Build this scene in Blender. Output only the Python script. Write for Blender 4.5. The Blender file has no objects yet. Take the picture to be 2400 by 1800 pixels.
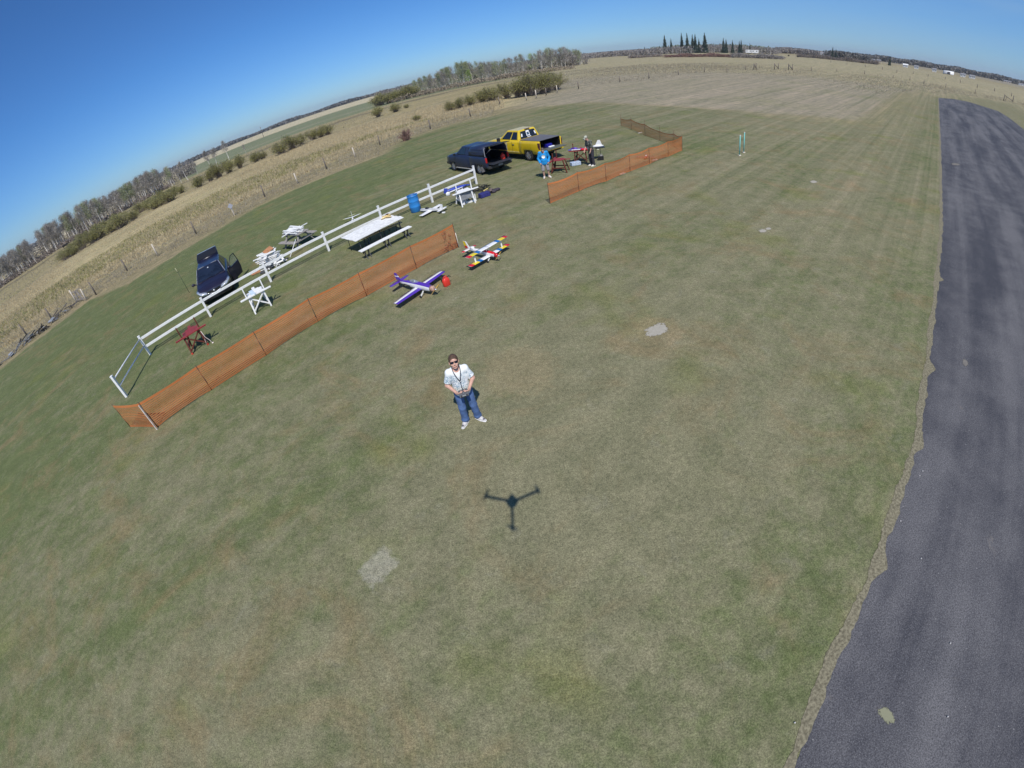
import bpy, bmesh, math, random
import numpy as np
from mathutils import Vector, Matrix, Euler
random.seed(7); rng = np.random.default_rng(11)
R = math.radians
scene = bpy.context.scene
col = scene.collection
# ------------------------------------------------------------------ camera
LENS = (0.9628660170860257, -0.044672624669066255, -0.0019368711433107885)   # theta(r/1000 photo px)
PITCH, ROLL, CAMH = 0.6952993016108415, -0.21378066793352332, 6.480590670850406
cd = bpy.data.cameras.new('camera'); cam = bpy.data.objects.new('camera', cd); col.objects.link(cam)
cd.type = 'PANO'; cd.panorama_type = 'FISHEYE_LENS_POLYNOMIAL'
cd.sensor_fit = 'HORIZONTAL'; cd.sensor_width = 36.0; cd.sensor_height = 27.0
cd.fisheye_fov = R(200)
cd.fisheye_polynomial_k0 = 0.0
cd.fisheye_polynomial_k1 = -6.42405454e-02
cd.fisheye_polynomial_k2 = 2.02289049e-05
cd.fisheye_polynomial_k3 = 1.05779304e-05
cd.fisheye_polynomial_k4 = 1.39742648e-07
cd.clip_start = 0.01; cd.clip_end = 20000
_c, _s = math.cos(PITCH), math.sin(PITCH)
Mc = Matrix(((1, 0, 0), (0, _s, -_c), (0, _c, _s))) @ Matrix.Rotation(ROLL, 3, 'Z')
cam.matrix_world = Matrix.Translation((0, 0, CAMH)) @ Mc.to_4x4()
scene.camera = cam
# ------------------------------------------------------------------ sky and sun
SUN = Vector((0.078, -0.725, 1.0)).normalized()
w = bpy.data.worlds.new('World'); scene.world = w; w.use_nodes = True
nt = w.node_tree; nt.nodes.clear()
sky = nt.nodes.new('ShaderNodeTexSky'); sky.sky_type = 'NISHITA'; sky.sun_disc = False
sky.sun_elevation = math.asin(SUN.z); sky.sun_rotation = math.atan2(SUN.x, SUN.y)
sky.altitude = 700; sky.air_density = 1.0; sky.dust_density = 0.3; sky.ozone_density = 2.2
bg = nt.nodes.new('ShaderNodeBackground'); bg.inputs['Strength'].default_value = 0.14
wo = nt.nodes.new('ShaderNodeOutputWorld')
# deepen the blue towards the horizon (clear dry spring air)
tc_ = nt.nodes.new('ShaderNodeTexCoord'); sx_ = nt.nodes.new('ShaderNodeSeparateXYZ'); nt.links.new(tc_.outputs['Generated'], sx_.inputs[0])
cr_ = nt.nodes.new('ShaderNodeValToRGB'); nt.links.new(sx_.outputs[2], cr_.inputs[0])
E_ = cr_.color_ramp.elements; E_[0].position = 0.0; E_[0].color = (.34, .52, .80, 1); E_[1].position = .9; E_[1].color = (.36, .56, .76, 1)
for p_, c_ in ((.06, (.29, .49, .79, 1)), (.18, (.25, .49, .80, 1)), (.4, (.26, .50, .79, 1))):
    e_ = cr_.color_ramp.elements.new(p_); e_.color = c_
mx_ = nt.nodes.new('ShaderNodeMix'); mx_.data_type = 'RGBA'; mx_.blend_type = 'MULTIPLY'; mx_.inputs[0].default_value = 1
nt.links.new(sky.outputs[0], mx_.inputs[6]); nt.links.new(cr_.outputs[0], mx_.inputs[7])
# faint high cirrus veil towards the east
nz_ = nt.nodes.new('ShaderNodeTexNoise'); mp_ = nt.nodes.new('ShaderNodeMapping'); mp_.inputs['Scale'].default_value = (1.2, 1.6, 9); mp_.inputs['Rotation'].default_value = (.25, .1, 0)
nt.links.new(tc_.outputs['Generated'], mp_.inputs[0]); nt.links.new(mp_.outputs[0], nz_.inputs['Vector']); nz_.inputs['Scale'].default_value = 2.2; nz_.inputs['Detail'].default_value = 5
r1_ = nt.nodes.new('ShaderNodeMapRange'); nt.links.new(nz_.outputs[0], r1_.inputs[0]); r1_.inputs[1].default_value = .35; r1_.inputs[2].default_value = .75
r2_ = nt.nodes.new('ShaderNodeMapRange'); nt.links.new(sx_.outputs[0], r2_.inputs[0]); r2_.inputs[1].default_value = .15; r2_.inputs[2].default_value = .85; r2_.inputs[4].default_value = .42
mu_ = nt.nodes.new('ShaderNodeMath'); mu_.operation = 'MULTIPLY'; nt.links.new(r1_.outputs[0], mu_.inputs[0]); nt.links.new(r2_.outputs[0], mu_.inputs[1])
ad_ = nt.nodes.new('ShaderNodeMath'); ad_.operation = 'MULTIPLY_ADD'; nt.links.new(r2_.outputs[0], ad_.inputs[0]); ad_.inputs[1].default_value = .35; nt.links.new(mu_.outputs[0], ad_.inputs[2])
mv_ = nt.nodes.new('ShaderNodeMix'); mv_.data_type = 'RGBA'; nt.links.new(ad_.outputs[0], mv_.inputs[0]); nt.links.new(mx_.outputs[2], mv_.inputs[6]); mv_.inputs[7].default_value = (1.9, 3.2, 4.8, 1)
nt.links.new(mv_.outputs[2], bg.inputs[0]); nt.links.new(bg.outputs[0], wo.inputs[0])
sl = bpy.data.lights.new('sun', 'SUN'); sl.energy = 4.3; sl.angle = R(0.5); sl.color = (1.0, 0.955, 0.89)
so = bpy.data.objects.new('sun', sl); col.objects.link(so)
so.rotation_euler = SUN.to_track_quat('Z', 'Y').to_euler(); so.location = (0, -60, 80)
scene.view_settings.view_transform = 'Standard'; scene.view_settings.look = 'None'
scene.view_settings.exposure = 0.0; scene.view_settings.gamma = 1.0

# ------------------------------------------------------------------ photo point -> ground point
def ray(u, v):
    x, y = u - 1200.0, 900.0 - v
    r = math.hypot(x, y); q = r / 1000
    th = LENS[0]*q + LENS[1]*q**3 + LENS[2]*q**5
    return (Mc @ Vector((math.sin(th)*x/r, math.sin(th)*y/r, -math.cos(th))))
def G(u, v, z=0.0):
    d = ray(u, v); t = (z - CAMH) / d.z
    return Vector((d.x*t, d.y*t, z))
def polar(az, D, z=0.0):
    return Vector((math.sin(R(az))*D, math.cos(R(az))*D, z))
def htop(D, el): return CAMH + D*math.tan(R(el))

# ------------------------------------------------------------------ node helpers
class NT:
    def __init__(s, name):
        s.m = bpy.data.materials.new(name); s.m.use_nodes = True; s.t = s.m.node_tree
        s.t.nodes.clear(); s.out = s.t.nodes.new('ShaderNodeOutputMaterial')
    def n(s, typ, **kw):
        x = s.t.nodes.new(typ)
        for k, v in kw.items(): setattr(x, k, v)
        return x
    def put(s, sock, v):
        if hasattr(v, 'is_output'): s.t.links.new(v, sock)
        elif v is not None: sock.default_value = v
    def math(s, op, a, b=None, c=None, clamp=False):
        x = s.n('ShaderNodeMath', operation=op, use_clamp=clamp); s.put(x.inputs[0], a)
        if b is not None: s.put(x.inputs[1], b)
        if c is not None: s.put(x.inputs[2], c)
        return x.outputs[0]
    def mix(s, f, a, b, blend='MIX'):
        x = s.n('ShaderNodeMix', data_type='RGBA', blend_type=blend)
        s.put(x.inputs[0], f)
        for i, v in ((6, a), (7, b)):
            if isinstance(v, (tuple, list)): v = tuple(v)[:3] + (1,)
            s.put(x.inputs[i], v)
        return x.outputs[2]
    def ramp(s, v, lo, hi, a=0.0, b=1.0, smooth=True):
        x = s.n('ShaderNodeMapRange', interpolation_type='SMOOTHSTEP' if smooth else 'LINEAR')
        s.put(x.inputs[0], v); s.put(x.inputs[1], lo); s.put(x.inputs[2], hi); s.put(x.inputs[3], a); s.put(x.inputs[4], b)
        return x.outputs[0]
    def noise(s, vec, scale, detail=3, rough=0.55, dist=0.0):
        x = s.n('ShaderNodeTexNoise'); s.put(x.inputs['Vector'], vec); x.inputs['Scale'].default_value = scale
        x.inputs['Detail'].default_value = detail; x.inputs['Roughness'].default_value = rough
        x.inputs['Distortion'].default_value = dist
        return x.outputs[0]
    def mapping(s, vec, rot=(0, 0, 0), scale=(1, 1, 1), loc=(0, 0, 0)):
        x = s.n('ShaderNodeMapping'); s.put(x.inputs[0], vec)
        x.inputs['Rotation'].default_value = rot; x.inputs['Scale'].default_value = scale; x.inputs['Location'].default_value = loc
        return x.outputs[0]
    def pos(s): return s.n('ShaderNodeNewGeometry').outputs['Position']
    def objco(s): return s.n('ShaderNodeTexCoord').outputs['Object']
    def attr(s, name, fac=True):
        x = s.n('ShaderNodeAttribute', attribute_name=name)
        return x.outputs['Fac'] if fac else x.outputs['Color']
    def bump(s, h, strength=0.3, dist=0.02):
        x = s.n('ShaderNodeBump'); x.inputs['Strength'].default_value = strength; x.inputs['Distance'].default_value = dist
        s.put(x.inputs['Height'], h); return x.outputs[0]
    def pbr(s, color, rough=0.6, metal=0.0, normal=None, spec=0.5, alpha=None, coat=0.0, trans=0.0, ior=1.45):
        x = s.n('ShaderNodeBsdfPrincipled')
        if isinstance(color, (tuple, list)): color = tuple(color)[:3] + (1,)
        s.put(x.inputs['Base Color'], color); s.put(x.inputs['Roughness'], rough); s.put(x.inputs['Metallic'], metal)
        x.inputs['Specular IOR Level'].default_value = spec; x.inputs['Coat Weight'].default_value = coat
        x.inputs['Coat Roughness'].default_value = 0.06; x.inputs['IOR'].default_value = ior
        x.inputs['Transmission Weight'].default_value = trans
        if normal is not None: s.put(x.inputs['Normal'], normal)
        if alpha is not None: s.put(x.inputs['Alpha'], alpha)
        s.t.links.new(x.outputs[0], s.out.inputs[0]); return x

_mats = {}
def mat(name, rgb, rough=0.6, var=0.18, scale=6.0, metal=0.0, bump=0.0, coat=0.0, spec=0.5, dirt=None, dirtamt=0.4):
    if name in _mats: return _mats[name]
    N = NT(name); oc = N.objco()
    f = N.noise(oc, scale, 5, 0.6)
    lo = tuple(c*(1-var) for c in rgb); hi = tuple(min(1, c*(1+var)) for c in rgb)
    c = N.mix(N.ramp(f, 0.3, 0.7), lo, hi)
    if dirt:
        g = N.noise(oc, scale*0.45, 6, 0.7)
        c = N.mix(N.ramp(g, 0.5, 0.75, 0, dirtamt), c, dirt)
    nrm = N.bump(N.noise(oc, scale*6, 3), bump, 0.01) if bump else None
    r = N.ramp(f, 0.2, 0.8, max(0.02, rough-0.08), min(1, rough+0.08))
    N.pbr(c, r, metal, nrm, spec, coat=coat)
    _mats[name] = N.m; return N.m
def clearmat(name, rgb, alpha, rough=0.08):
    if name in _mats: return _mats[name]
    N = NT(name); N.pbr(rgb, rough, alpha=alpha); _mats[name] = N.m; return N.m

# ------------------------------------------------------------------ mesh helpers
class MB:
    def __init__(s): s.v = []; s.f = []; s.mi = []; s.sm = []
    def add(s, vs, fs, mi=0, smooth=False):
        b = len(s.v); s.v += [tuple(v) for v in vs]
        for f in fs: s.f.append(tuple(b+i for i in f)); s.mi.append(mi); s.sm.append(smooth)
        return s
    def quad(s, a, b, c, d, mi=0): return s.add([a, b, c, d], [(0, 1, 2, 3)], mi)
    def box(s, c, size, rot=None, mi=0, taper=1.0):
        x, y, z = (k/2 for k in size); c = Vector(c)
        M = (Euler(rot).to_matrix() if rot is not None and not isinstance(rot, Matrix) else rot) or Matrix.Identity(3)
        P = []
        for sz in (-1, 1):
            t = taper if sz > 0 else 1
            for sx, sy in ((-1, -1), (1, -1), (1, 1), (-1, 1)): P.append(c + M @ Vector((sx*x*t, sy*y*t, sz*z)))
        return s.add(P, [(3, 2, 1, 0), (4, 5, 6, 7), (0, 1, 5, 4), (1, 2, 6, 5), (2, 3, 7, 6), (3, 0, 4, 7)], mi)
    def beam(s, p0, p1, w, h, up=(0, 0, 1), mi=0):
        p0, p1 = Vector(p0), Vector(p1); d = (p1-p0).normalized(); up = Vector(up)
        if abs(d.dot(up)) > 0.98: up = Vector((1, 0, 0))
        sx = d.cross(up).normalized()*w/2; sz = sx.cross(d).normalized()*h/2
        P = [p0-sx-sz, p0+sx-sz, p0+sx+sz, p0-sx+sz, p1-sx-sz, p1+sx-sz, p1+sx+sz, p1-sx+sz]
        return s.add(P, [(0, 1, 2, 3), (7, 6, 5, 4), (4, 5, 1, 0), (5, 6, 2, 1), (6, 7, 3, 2), (7, 4, 0, 3)], mi)
    def tube(s, pts, rad, n=8, mi=0, cap=True, smooth=True):
        pts = [Vector(p) for p in pts]
        if not hasattr(rad, '__len__'): rad = [rad]*len(pts)
        V = []; up = Vector((0.3, 0.2, 1)).normalized()
        for i, p in enumerate(pts):
            d = (pts[min(i+1, len(pts)-1)] - pts[max(i-1, 0)]).normalized()
            u = up if abs(d.dot(up)) < 0.95 else Vector((1, 0, 0))
            a = d.cross(u).normalized(); b = d.cross(a)
            for k in range(n):
                t = 2*math.pi*k/n; V.append(p + (a*math.cos(t)+b*math.sin(t))*rad[i])
        F = []
        for i in range(len(pts)-1):
            for k in range(n):
                k2 = (k+1) % n; F.append((i*n+k, i*n+k2, (i+1)*n+k2, (i+1)*n+k))
        s.add(V, F, mi, smooth)
        if cap:
            b = len(s.v)-len(V)
            for f in (tuple(b+k for k in range(n-1, -1, -1)), tuple(b+(len(pts)-1)*n+k for k in range(n))):
                s.f.append(f); s.mi.append(mi); s.sm.append(False)
        return s
    def loft(s, rings, mi=0, cap=True, smooth=True, closed=True, mifun=None):
        n = len(rings[0]); V = [p for r in rings for p in r]; b = len(s.v)
        s.v += [tuple(v) for v in V]
        for i in range(len(rings)-1):
            for k in range(n if closed else n-1):
                k2 = (k+1) % n
                s.f.append((b+i*n+k, b+i*n+k2, b+(i+1)*n+k2, b+(i+1)*n+k))
                s.mi.append(mifun(i, k) if mifun else mi); s.sm.append(smooth)
        if cap and closed:
            s.f.append(tuple(b+k for k in range(n-1, -1, -1))); s.mi.append(mi); s.sm.append(False)
            s.f.append(tuple(b+(len(rings)-1)*n+k for k in range(n))); s.mi.append(mi); s.sm.append(False)
        return s
    def ell(s, c, r, n=12, m=8, mi=0, M=None):
        c = Vector(c); V = []; F = []
        for i in range(m+1):
            t = math.pi*i/m
            for k in range(n):
                a = 2*math.pi*k/n; p = Vector((r[0]*math.sin(t)*math.cos(a), r[1]*math.sin(t)*math.sin(a), r[2]*math.cos(t)))
                V.append(c + (M @ p if M else p))
        for i in range(m):
            for k in range(n): F.append((i*n+k, (i+1)*n+k, (i+1)*n+(k+1) % n, i*n+(k+1) % n))
        return s.add(V, F, mi, True)
    def lathe(s, prof, n=20, c=(0, 0, 0), axis='Z', mi=0, smooth=True):
        V = []; F = []; c = Vector(c)
        for r, h in prof:
            for k in range(n):
                a = 2*math.pi*k/n; x, y = r*math.cos(a), r*math.sin(a)
                p = (x, y, h) if axis == 'Z' else ((x, h, y) if axis == 'Y' else (h, x, y))
                V.append(c + Vector(p))
        for i in range(len(prof)-1):
            for k in range(n): F.append((i*n+k, i*n+(k+1) % n, (i+1)*n+(k+1) % n, (i+1)*n+k))
        return s.add(V, F, mi, smooth)
    def build(s, name, mats, parent=None, bevel=0.0, seg=2, loc=None, subsurf=0, normals=True):
        me = bpy.data.meshes.new(name); me.from_pydata(s.v, [], s.f)
        if not isinstance(mats, (list, tuple)): mats = [mats]
        for m in mats: me.materials.append(m)
        me.polygons.foreach_set('material_index', s.mi); me.polygons.foreach_set('use_smooth', s.sm)
        me.update()
        if normals and len(s.f) < 60000:
            bm = bmesh.new(); bm.from_mesh(me); bmesh.ops.recalc_face_normals(bm, faces=bm.faces); bm.to_mesh(me); bm.free()
        o = bpy.data.objects.new(name, me); col.objects.link(o)
        if parent is not None: o.parent = parent
        if loc is not None: o.location = loc
        if bevel:
            b = o.modifiers.new('bevel', 'BEVEL'); b.width = bevel; b.segments = seg; b.limit_method = 'ANGLE'; b.angle_limit = R(35)
        if subsurf:
            b = o.modifiers.new('sub', 'SUBSURF'); b.levels = subsurf; b.render_levels = subsurf
        return o
def tag(o, label=None, cat=None, group=None, kind=None):
    if label: o['label'] = label
    if cat: o['category'] = cat
    if group: o['group'] = group
    if kind: o['kind'] = kind
    return o
def thing(name, label, cat, loc=(0, 0, 0), rz=0.0, group=None, rot=None):
    o = bpy.data.objects.new(name, None); col.objects.link(o); o.location = loc
    o.rotation_euler = rot if rot is not None else (0, 0, rz); o.empty_display_size = 0.2
    return tag(o, label, cat, group)
def copytree(o, loc=None, rz=None, label=None, group=None, scale=None):
    c = o.copy(); col.objects.link(c)
    if loc is not None: c.location = loc
    if rz is not None: c.rotation_euler = (0, 0, rz)
    if scale is not None: c.scale = scale
    if label: c['label'] = label
    if group: c['group'] = group
    for ch in o.children:
        d = ch.copy(); col.objects.link(d); d.parent = c
        for g in ch.children:
            e = g.copy(); col.objects.link(e); e.parent = d
    return c
def mesh_np(name, V, F, mats, mi=None, smooth=False, parent=None):
    """numpy verts (n,3), faces (m,k)"""
    me = bpy.data.meshes.new(name); V = np.asarray(V, np.float32); F = np.asarray(F, np.int32); k = F.shape[1]
    me.vertices.add(len(V)); me.vertices.foreach_set('co', V.ravel())
    me.loops.add(F.size); me.loops.foreach_set('vertex_index', F.ravel())
    me.polygons.add(len(F)); me.polygons.foreach_set('loop_start', np.arange(len(F), dtype=np.int32)*k)
    me.polygons.foreach_set('loop_total', np.full(len(F), k, np.int32))
    if not isinstance(mats, (list, tuple)): mats = [mats]
    for m in mats: me.materials.append(m)
    if mi is not None: me.polygons.foreach_set('material_index', np.asarray(mi, np.int32))
    me.polygons.foreach_set('use_smooth', np.full(len(F), smooth))
    me.update(calc_edges=True)
    o = bpy.data.objects.new(name, me); col.objects.link(o)
    if parent is not None: o.parent = parent
    return o
def lerp(a, b, t): return a + (b-a)*t
# ------------------------------------------------------------------ ground
RWD = Vector((0.813, 0.582, 0)); RWN = Vector((0.582, -0.813, 0))
lawn_px = [(0,866),(121,772),(211,704),(301,665),(392,611),(500,545),(600,488),(692,444),(800,400),(900,363),(960,325),(1085,286),
           (1243,257),(1370,241),(1500,247),(1663,256),(1793,268),(1907,275),(2029,287),(2110,219),(2171,216),(2199,227)]
LP = [G(*a).xy for a in lawn_px]
LP = [Vector((-46, 12)), Vector((-60, -30)), Vector((0, -80)), Vector((60, -40)), Vector((90, 30)), Vector((150, 78)), Vector((126, 82))][::1] + LP[::-1]
LP = np.array([(p[0], p[1]) for p in LP])
def sd_poly(P, poly):
    d = np.full(len(P), 1e9); inside = np.zeros(len(P), bool); n = len(poly)
    for i in range(n):
        a = poly[i]; b = poly[(i+1) % n]; e = b-a; w_ = P-a
        t = np.clip((w_@e)/(e@e), 0, 1); q = w_-t[:, None]*e
        d = np.minimum(d, (q**2).sum(1))
        c1 = (a[1] <= P[:, 1]) != (b[1] <= P[:, 1])
        with np.errstate(divide='ignore', invalid='ignore'):
            xs = a[0] + (P[:, 1]-a[1])*(b[0]-a[0])/(b[1]-a[1] if b[1] != a[1] else 1e-9)
        inside ^= c1 & (P[:, 0] < xs)
    return np.where(inside, 1, -1)*np.sqrt(d)
def sm(x, a, b):
    t = np.clip((x-a)/(b-a), 0, 1); return t*t*(3-2*t)
NA = 900
rad = np.concatenate([[0.001, 1.0, 1.8], np.geomspace(2.6, 4600, 290)])
az = np.linspace(0, 2*np.pi, NA, endpoint=False)
X = np.outer(rad, np.sin(az)).ravel(); Y = np.outer(rad, np.cos(az)).ravel()
P2 = np.stack([X, Y], 1); D = np.hypot(X, Y); AZ = np.degrees(np.arctan2(X, Y))
nr = len(rad); idx = np.arange(nr*NA).reshape(nr, NA)
a_ = idx[:-1]; b_ = np.roll(a_, -1, 1); d_ = idx[1:]; c_ = np.roll(d_, -1, 1)
F = np.stack([a_.ravel(), d_.ravel(), c_.ravel(), b_.ravel()], 1)
sd = sd_poly(P2, LP)
# gentle swells beyond the mown field
Z = np.where(sd < -4, 1, 0)*sm(-sd, 4, 30)*(0.25*np.sin(X*0.05+1.3)*np.cos(Y*0.043)+0.1*np.sin(X*0.19)*np.sin(Y*0.23+1))*sm(900-D, 0, 300)
g = mesh_np('ground', np.stack([X, Y, Z], 1), F, [], smooth=True)
tag(g, kind='structure')
me = g.data
def fattr(name, arr):
    a = me.attributes.new(name, 'FLOAT', 'POINT'); a.data.foreach_set('value', np.asarray(arr, np.float32))
fattr('sdlawn', sd)
rwc = X*RWN.x + Y*RWN.y           # across the runway (left edge at about 1.5)
dry = 0.55 + 0.25*sm(X, -8, 6) - 0.40*sm(-X+0.25*Y, 6, 22) - 0.20*sm(Y-0.2*X, 14, 26)*sm(24-X, 0, 12)
dry += 0.28*np.exp(-((X-0.8)**2+(Y-5.5)**2)/12) + 0.22*sm(X*0.8+Y*0.58, 60, 90)
dry -= 0.22*np.exp(-((rwc-0.6)/1.0)**2)
fattr('dry', np.clip(dry, 0, 1))
fattr('soft', 0.5 + 5.5*sm(X, 24, 36) + 2.0*sm(Y, 45, 60))
# broad land colours beyond the lawn, all albedo
def c3(*c): return np.array(c, float)
C = np.zeros((len(X), 3)); C[:] = c3(.27, .225, .145)
def blend(mask, c):
    m = np.clip(mask, 0, 1)[:, None]; C[:] = C*(1-m) + np.array(c)*m
wob = 2.2*np.sin(AZ*0.9)+1.4*np.sin(AZ*2.3+1)+0.8*np.sin(AZ*5.1)
# grey-brown rough between lawn and wire fence
blend(sm(-sd, -1, 1)*(1-sm(-sd, 6, 10)), (.235, .195, .125))
left = sm(-AZ, -14, -4)*sm(AZ+180, 0, 1)
blend(left*sm(-sd, 7, 12)*sm(112-D, 0, 14), (.38, .315, .195))             # reed bed, golden
blend(left*np.exp(-((D-(66+wob*2))/6.5)**2)*0.6*sm(-AZ, 5, 25), (.19, .175, .065))        # olive run through the reeds
blend(left*sm(D+wob*2, 112, 122)*(1-sm(D, 180, 195)), (.27, .225, .135))
blend(left*np.exp(-((D-(172+wob))/5)**2)*0.8, (.10, .085, .07))            # dark track
mid = sm(AZ, -34, -30)*sm(-AZ, 6, 12)
blend(left*sm(AZ, -33.5, -31)*sm(D, 196, 202)*(1-sm(D, 395, 420)), (.165, .18, .115))         # green field
blend(left*np.exp(-((D-238)/9)**2)*0.55, (.27, .24, .19))
blend(left*sm(D, 400, 425)*(1-sm(D, 860, 930)), (.44, .38, .28))          # straw field
blend(left*sm(D, 900, 950), (.12, .12, .09))
right = 1-left
blend(right*sm(-sd, -1, 2)*(1-sm(D, 118, 150)), (.258, .224, .176))         # greyish cropped pasture
blend(right*sm(AZ, 50, 56)*np.exp(-((D-(190+wob*6))/30)**2)*0.6, (.22, .22, .10))
blend(right*sm(D, 110, 150)*(1-sm(D, 420, 560)), (.295, .255, .175))
blend(right*sm(AZ, 40, 46)*sm(D, 560, 700), (.25, .215, .165))
blend(sm(D, 1800, 3500), (.10, .11, .10))
ca = me.attributes.new('landcol', 'FLOAT_COLOR', 'POINT')
ca.data.foreach_set('color', np.concatenate([C, np.ones((len(C), 1))], 1).astype(np.float32).ravel())
def ground_material():
    N = NT('field_grass'); p = N.pos()
    rot = N.mapping(p, rot=(0, 0, -math.atan2(RWD.y, RWD.x)))
    L1 = N.noise(p, 0.13, 4, 0.6, 0.6); L2 = N.noise(p, 0.75, 4, 0.6, 0.4); L3 = N.noise(p, 3.2, 3, 0.6)
    F1 = N.noise(p, 38, 5, 0.8); F2 = N.noise(p, 130, 3, 0.7); F0 = N.noise(p, 11, 4, .7)
    st = N.noise(N.mapping(rot, scale=(0.06, 1.15, 1)), 1.0, 4, 0.6)
    st2 = N.noise(N.mapping(rot, scale=(0.03, 0.33, 1), loc=(4, 9, 0)), 1.0, 3, 0.5)
    dryv = N.attr('dry')
    a = N.math('MULTIPLY_ADD', N.math('SUBTRACT', L1, 0.5), 1.15, dryv)
    a = N.math('MULTIPLY_ADD', N.math('SUBTRACT', L2, 0.5), 0.75, a)
    a = N.math('MULTIPLY_ADD', N.math('SUBTRACT', L3, 0.5), 1.3, a)
    a = N.math('MULTIPLY_ADD', N.math('SUBTRACT', st, 0.5), 1.2, a)
    a = N.math('MULTIPLY_ADD', N.math('SUBTRACT', st2, 0.5), 0.8, a)
    lawn = N.mix(N.ramp(a, 0.0, 0.95), (.108, .128, .058), (.182, .172, .110))
    lawn = N.mix(N.ramp(N.noise(p, 0.38, 5, 0.7, 1.0), 0.48, 0.72, 0, 0.62), lawn, (.20, .15, .085))
    lawn = N.mix(N.ramp(N.noise(N.mapping(p, loc=(2, 5, 0)), 1.6, 4, 0.7, 0.6), 0.56, 0.75, 0, 0.4), lawn, (.215, .205, .16))   # russet thatch
    lawn = N.mix(N.ramp(N.noise(N.mapping(p, loc=(7, 3, 0)), 0.33, 3), 0.55, 0.72, 0, 0.45), lawn, (.135, .15, .045))
    # worn spots in the turf
    for c, r_ in ((G(1545, 772).xy, 1.0), (G(1215, 868).xy, 1.5), (G(700, 590).xy, 1.0)):
        vd = N.n('ShaderNodeVectorMath', operation='DISTANCE'); N.put(vd.inputs[0], N.mapping(p, scale=(1, 1, 0)))
        vd.inputs[1].default_value = (c.x, c.y, 0)
        dd = N.math('ADD', vd.outputs['Value'], N.math('MULTIPLY', N.math('SUBTRACT', N.noise(p, 4.5, 4, 0.7), 0.5), r_*0.9))
        lawn = N.mix(N.ramp(dd, r_*0.75, r_*0.45, 0, 0.32), lawn, (.26, .20, .12))
    rc = N.n('ShaderNodeSeparateXYZ'); mp = N.n('ShaderNodeMapping', vector_type='TEXTURE'); N.put(mp.inputs[0], p)
    mp.inputs['Location'].default_value = (-2.91, 3.755, 0); mp.inputs['Rotation'].default_value = (0, 0, R(41)); N.put(rc.inputs[0], mp.outputs[0])
    dx_ = N.math('SUBTRACT', N.math('ABSOLUTE', rc.outputs[0]), .33); dy_ = N.math('SUBTRACT', N.math('ABSOLUTE', rc.outputs[1]), .25)
    dd = N.math('ADD', N.math('MAXIMUM', dx_, dy_), N.math('MULTIPLY', N.math('SUBTRACT', N.noise(p, 5, 5, .75), .5), .42))
    lawn = N.mix(N.ramp(dd, .06, -.07, 0, .52), lawn, N.mix(N.noise(p, 8, 4), (.27, .25, .20), (.37, .35, .32)))
    land = N.attr('landcol', False)
    lv = N.noise(p, 0.8, 6, 0.75, 0.2)
    lv2 = N.noise(p, 0.09, 4, 0.6)
    land = N.mix(1.0, land, N.mix(N.ramp(lv, 0.3, 0.7), (.80, .82, .84), (1.17, 1.15, 1.12)), 'MULTIPLY')
    land = N.mix(N.ramp(lv2, 0.5, 0.75, 0, 0.5), land, N.mix(1.0, land, (.75, .85, .6), 'MULTIPLY'))
    stl = N.noise(N.mapping(rot, scale=(0.05, 0.7, 1)), 1.0, 4, 0.6)
    land = N.mix(1.0, land, N.mix(N.ramp(stl, 0.3, 0.7), (.85, .88, .85), (1.12, 1.1, 1.08)), 'MULTIPLY')
    sdv = N.attr('sdlawn')
    e = N.math('ADD', sdv, N.math('MULTIPLY', N.math('SUBTRACT', N.noise(p, 0.8, 4, 0.7), 0.5), 2.2))
    sw = N.attr('soft'); e = N.math('ADD', e, N.math('MULTIPLY', N.math('MULTIPLY', N.math('SUBTRACT', st, 0.5), 3.0), N.math('SUBTRACT', sw, .5)))
    c = N.mix(N.ramp(N.math('DIVIDE', e, sw), -1.0, 1.0), land, lawn)
    acr = N.n('ShaderNodeSeparateXYZ'); N.put(acr.inputs[0], rot)
    ml = N.noise(N.mapping(rot, scale=(.010, 1.5, 1), loc=(0, 3, 0)), 1.0, 3, .6); ml2 = N.noise(N.mapping(rot, scale=(.02, 4.5, 1)), 1.0, 2, .5)
    near = N.math('MULTIPLY', N.ramp(acr.outputs[1], -16, -3), N.ramp(acr.outputs[0], 3, 26))
    near = N.math('MULTIPLY', N.math('ADD', N.math('MULTIPLY', near, .78), .22), N.ramp(acr.outputs[0], 190, 120))
    mm_ = N.math('MULTIPLY', N.math('ADD', N.math('MULTIPLY', N.math('SUBTRACT', ml, .5), 1.05), N.math('MULTIPLY', N.math('SUBTRACT', ml2, .5), .5)), near)
    mm_ = N.math('ADD', mm_, 1.0)
    cb = N.n('ShaderNodeCombineXYZ'); N.put(cb.inputs[0], mm_); N.put(cb.inputs[1], N.math('ADD', N.math('MULTIPLY', mm_, .75), .25)); N.put(cb.inputs[2], mm_)
    c = N.mix(1.0, c, cb.outputs[0], 'MULTIPLY')
    c = N.mix(1.0, c, N.mix(N.ramp(F1, 0.28, 0.72), (.50, .51, .50), (1.6, 1.58, 1.52)), 'MULTIPLY')
    c = N.mix(1.0, c, N.mix(N.ramp(F2, 0.25, 0.75), (.64, .64, .64), (1.38, 1.38, 1.35)), 'MULTIPLY')
    c = N.mix(1.0, c, N.mix(N.ramp(N.noise(N.mapping(p, loc=(3, 8, 0)), 1.3, 5, .7), .32, .68), (.86, .88, .86), (1.13, 1.12, 1.12)), 'MULTIPLY')
    c = N.mix(1.0, c, N.mix(N.ramp(F0, 0.3, 0.7), (.80, .81, .80), (1.2, 1.2, 1.18)), 'MULTIPLY')
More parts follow.
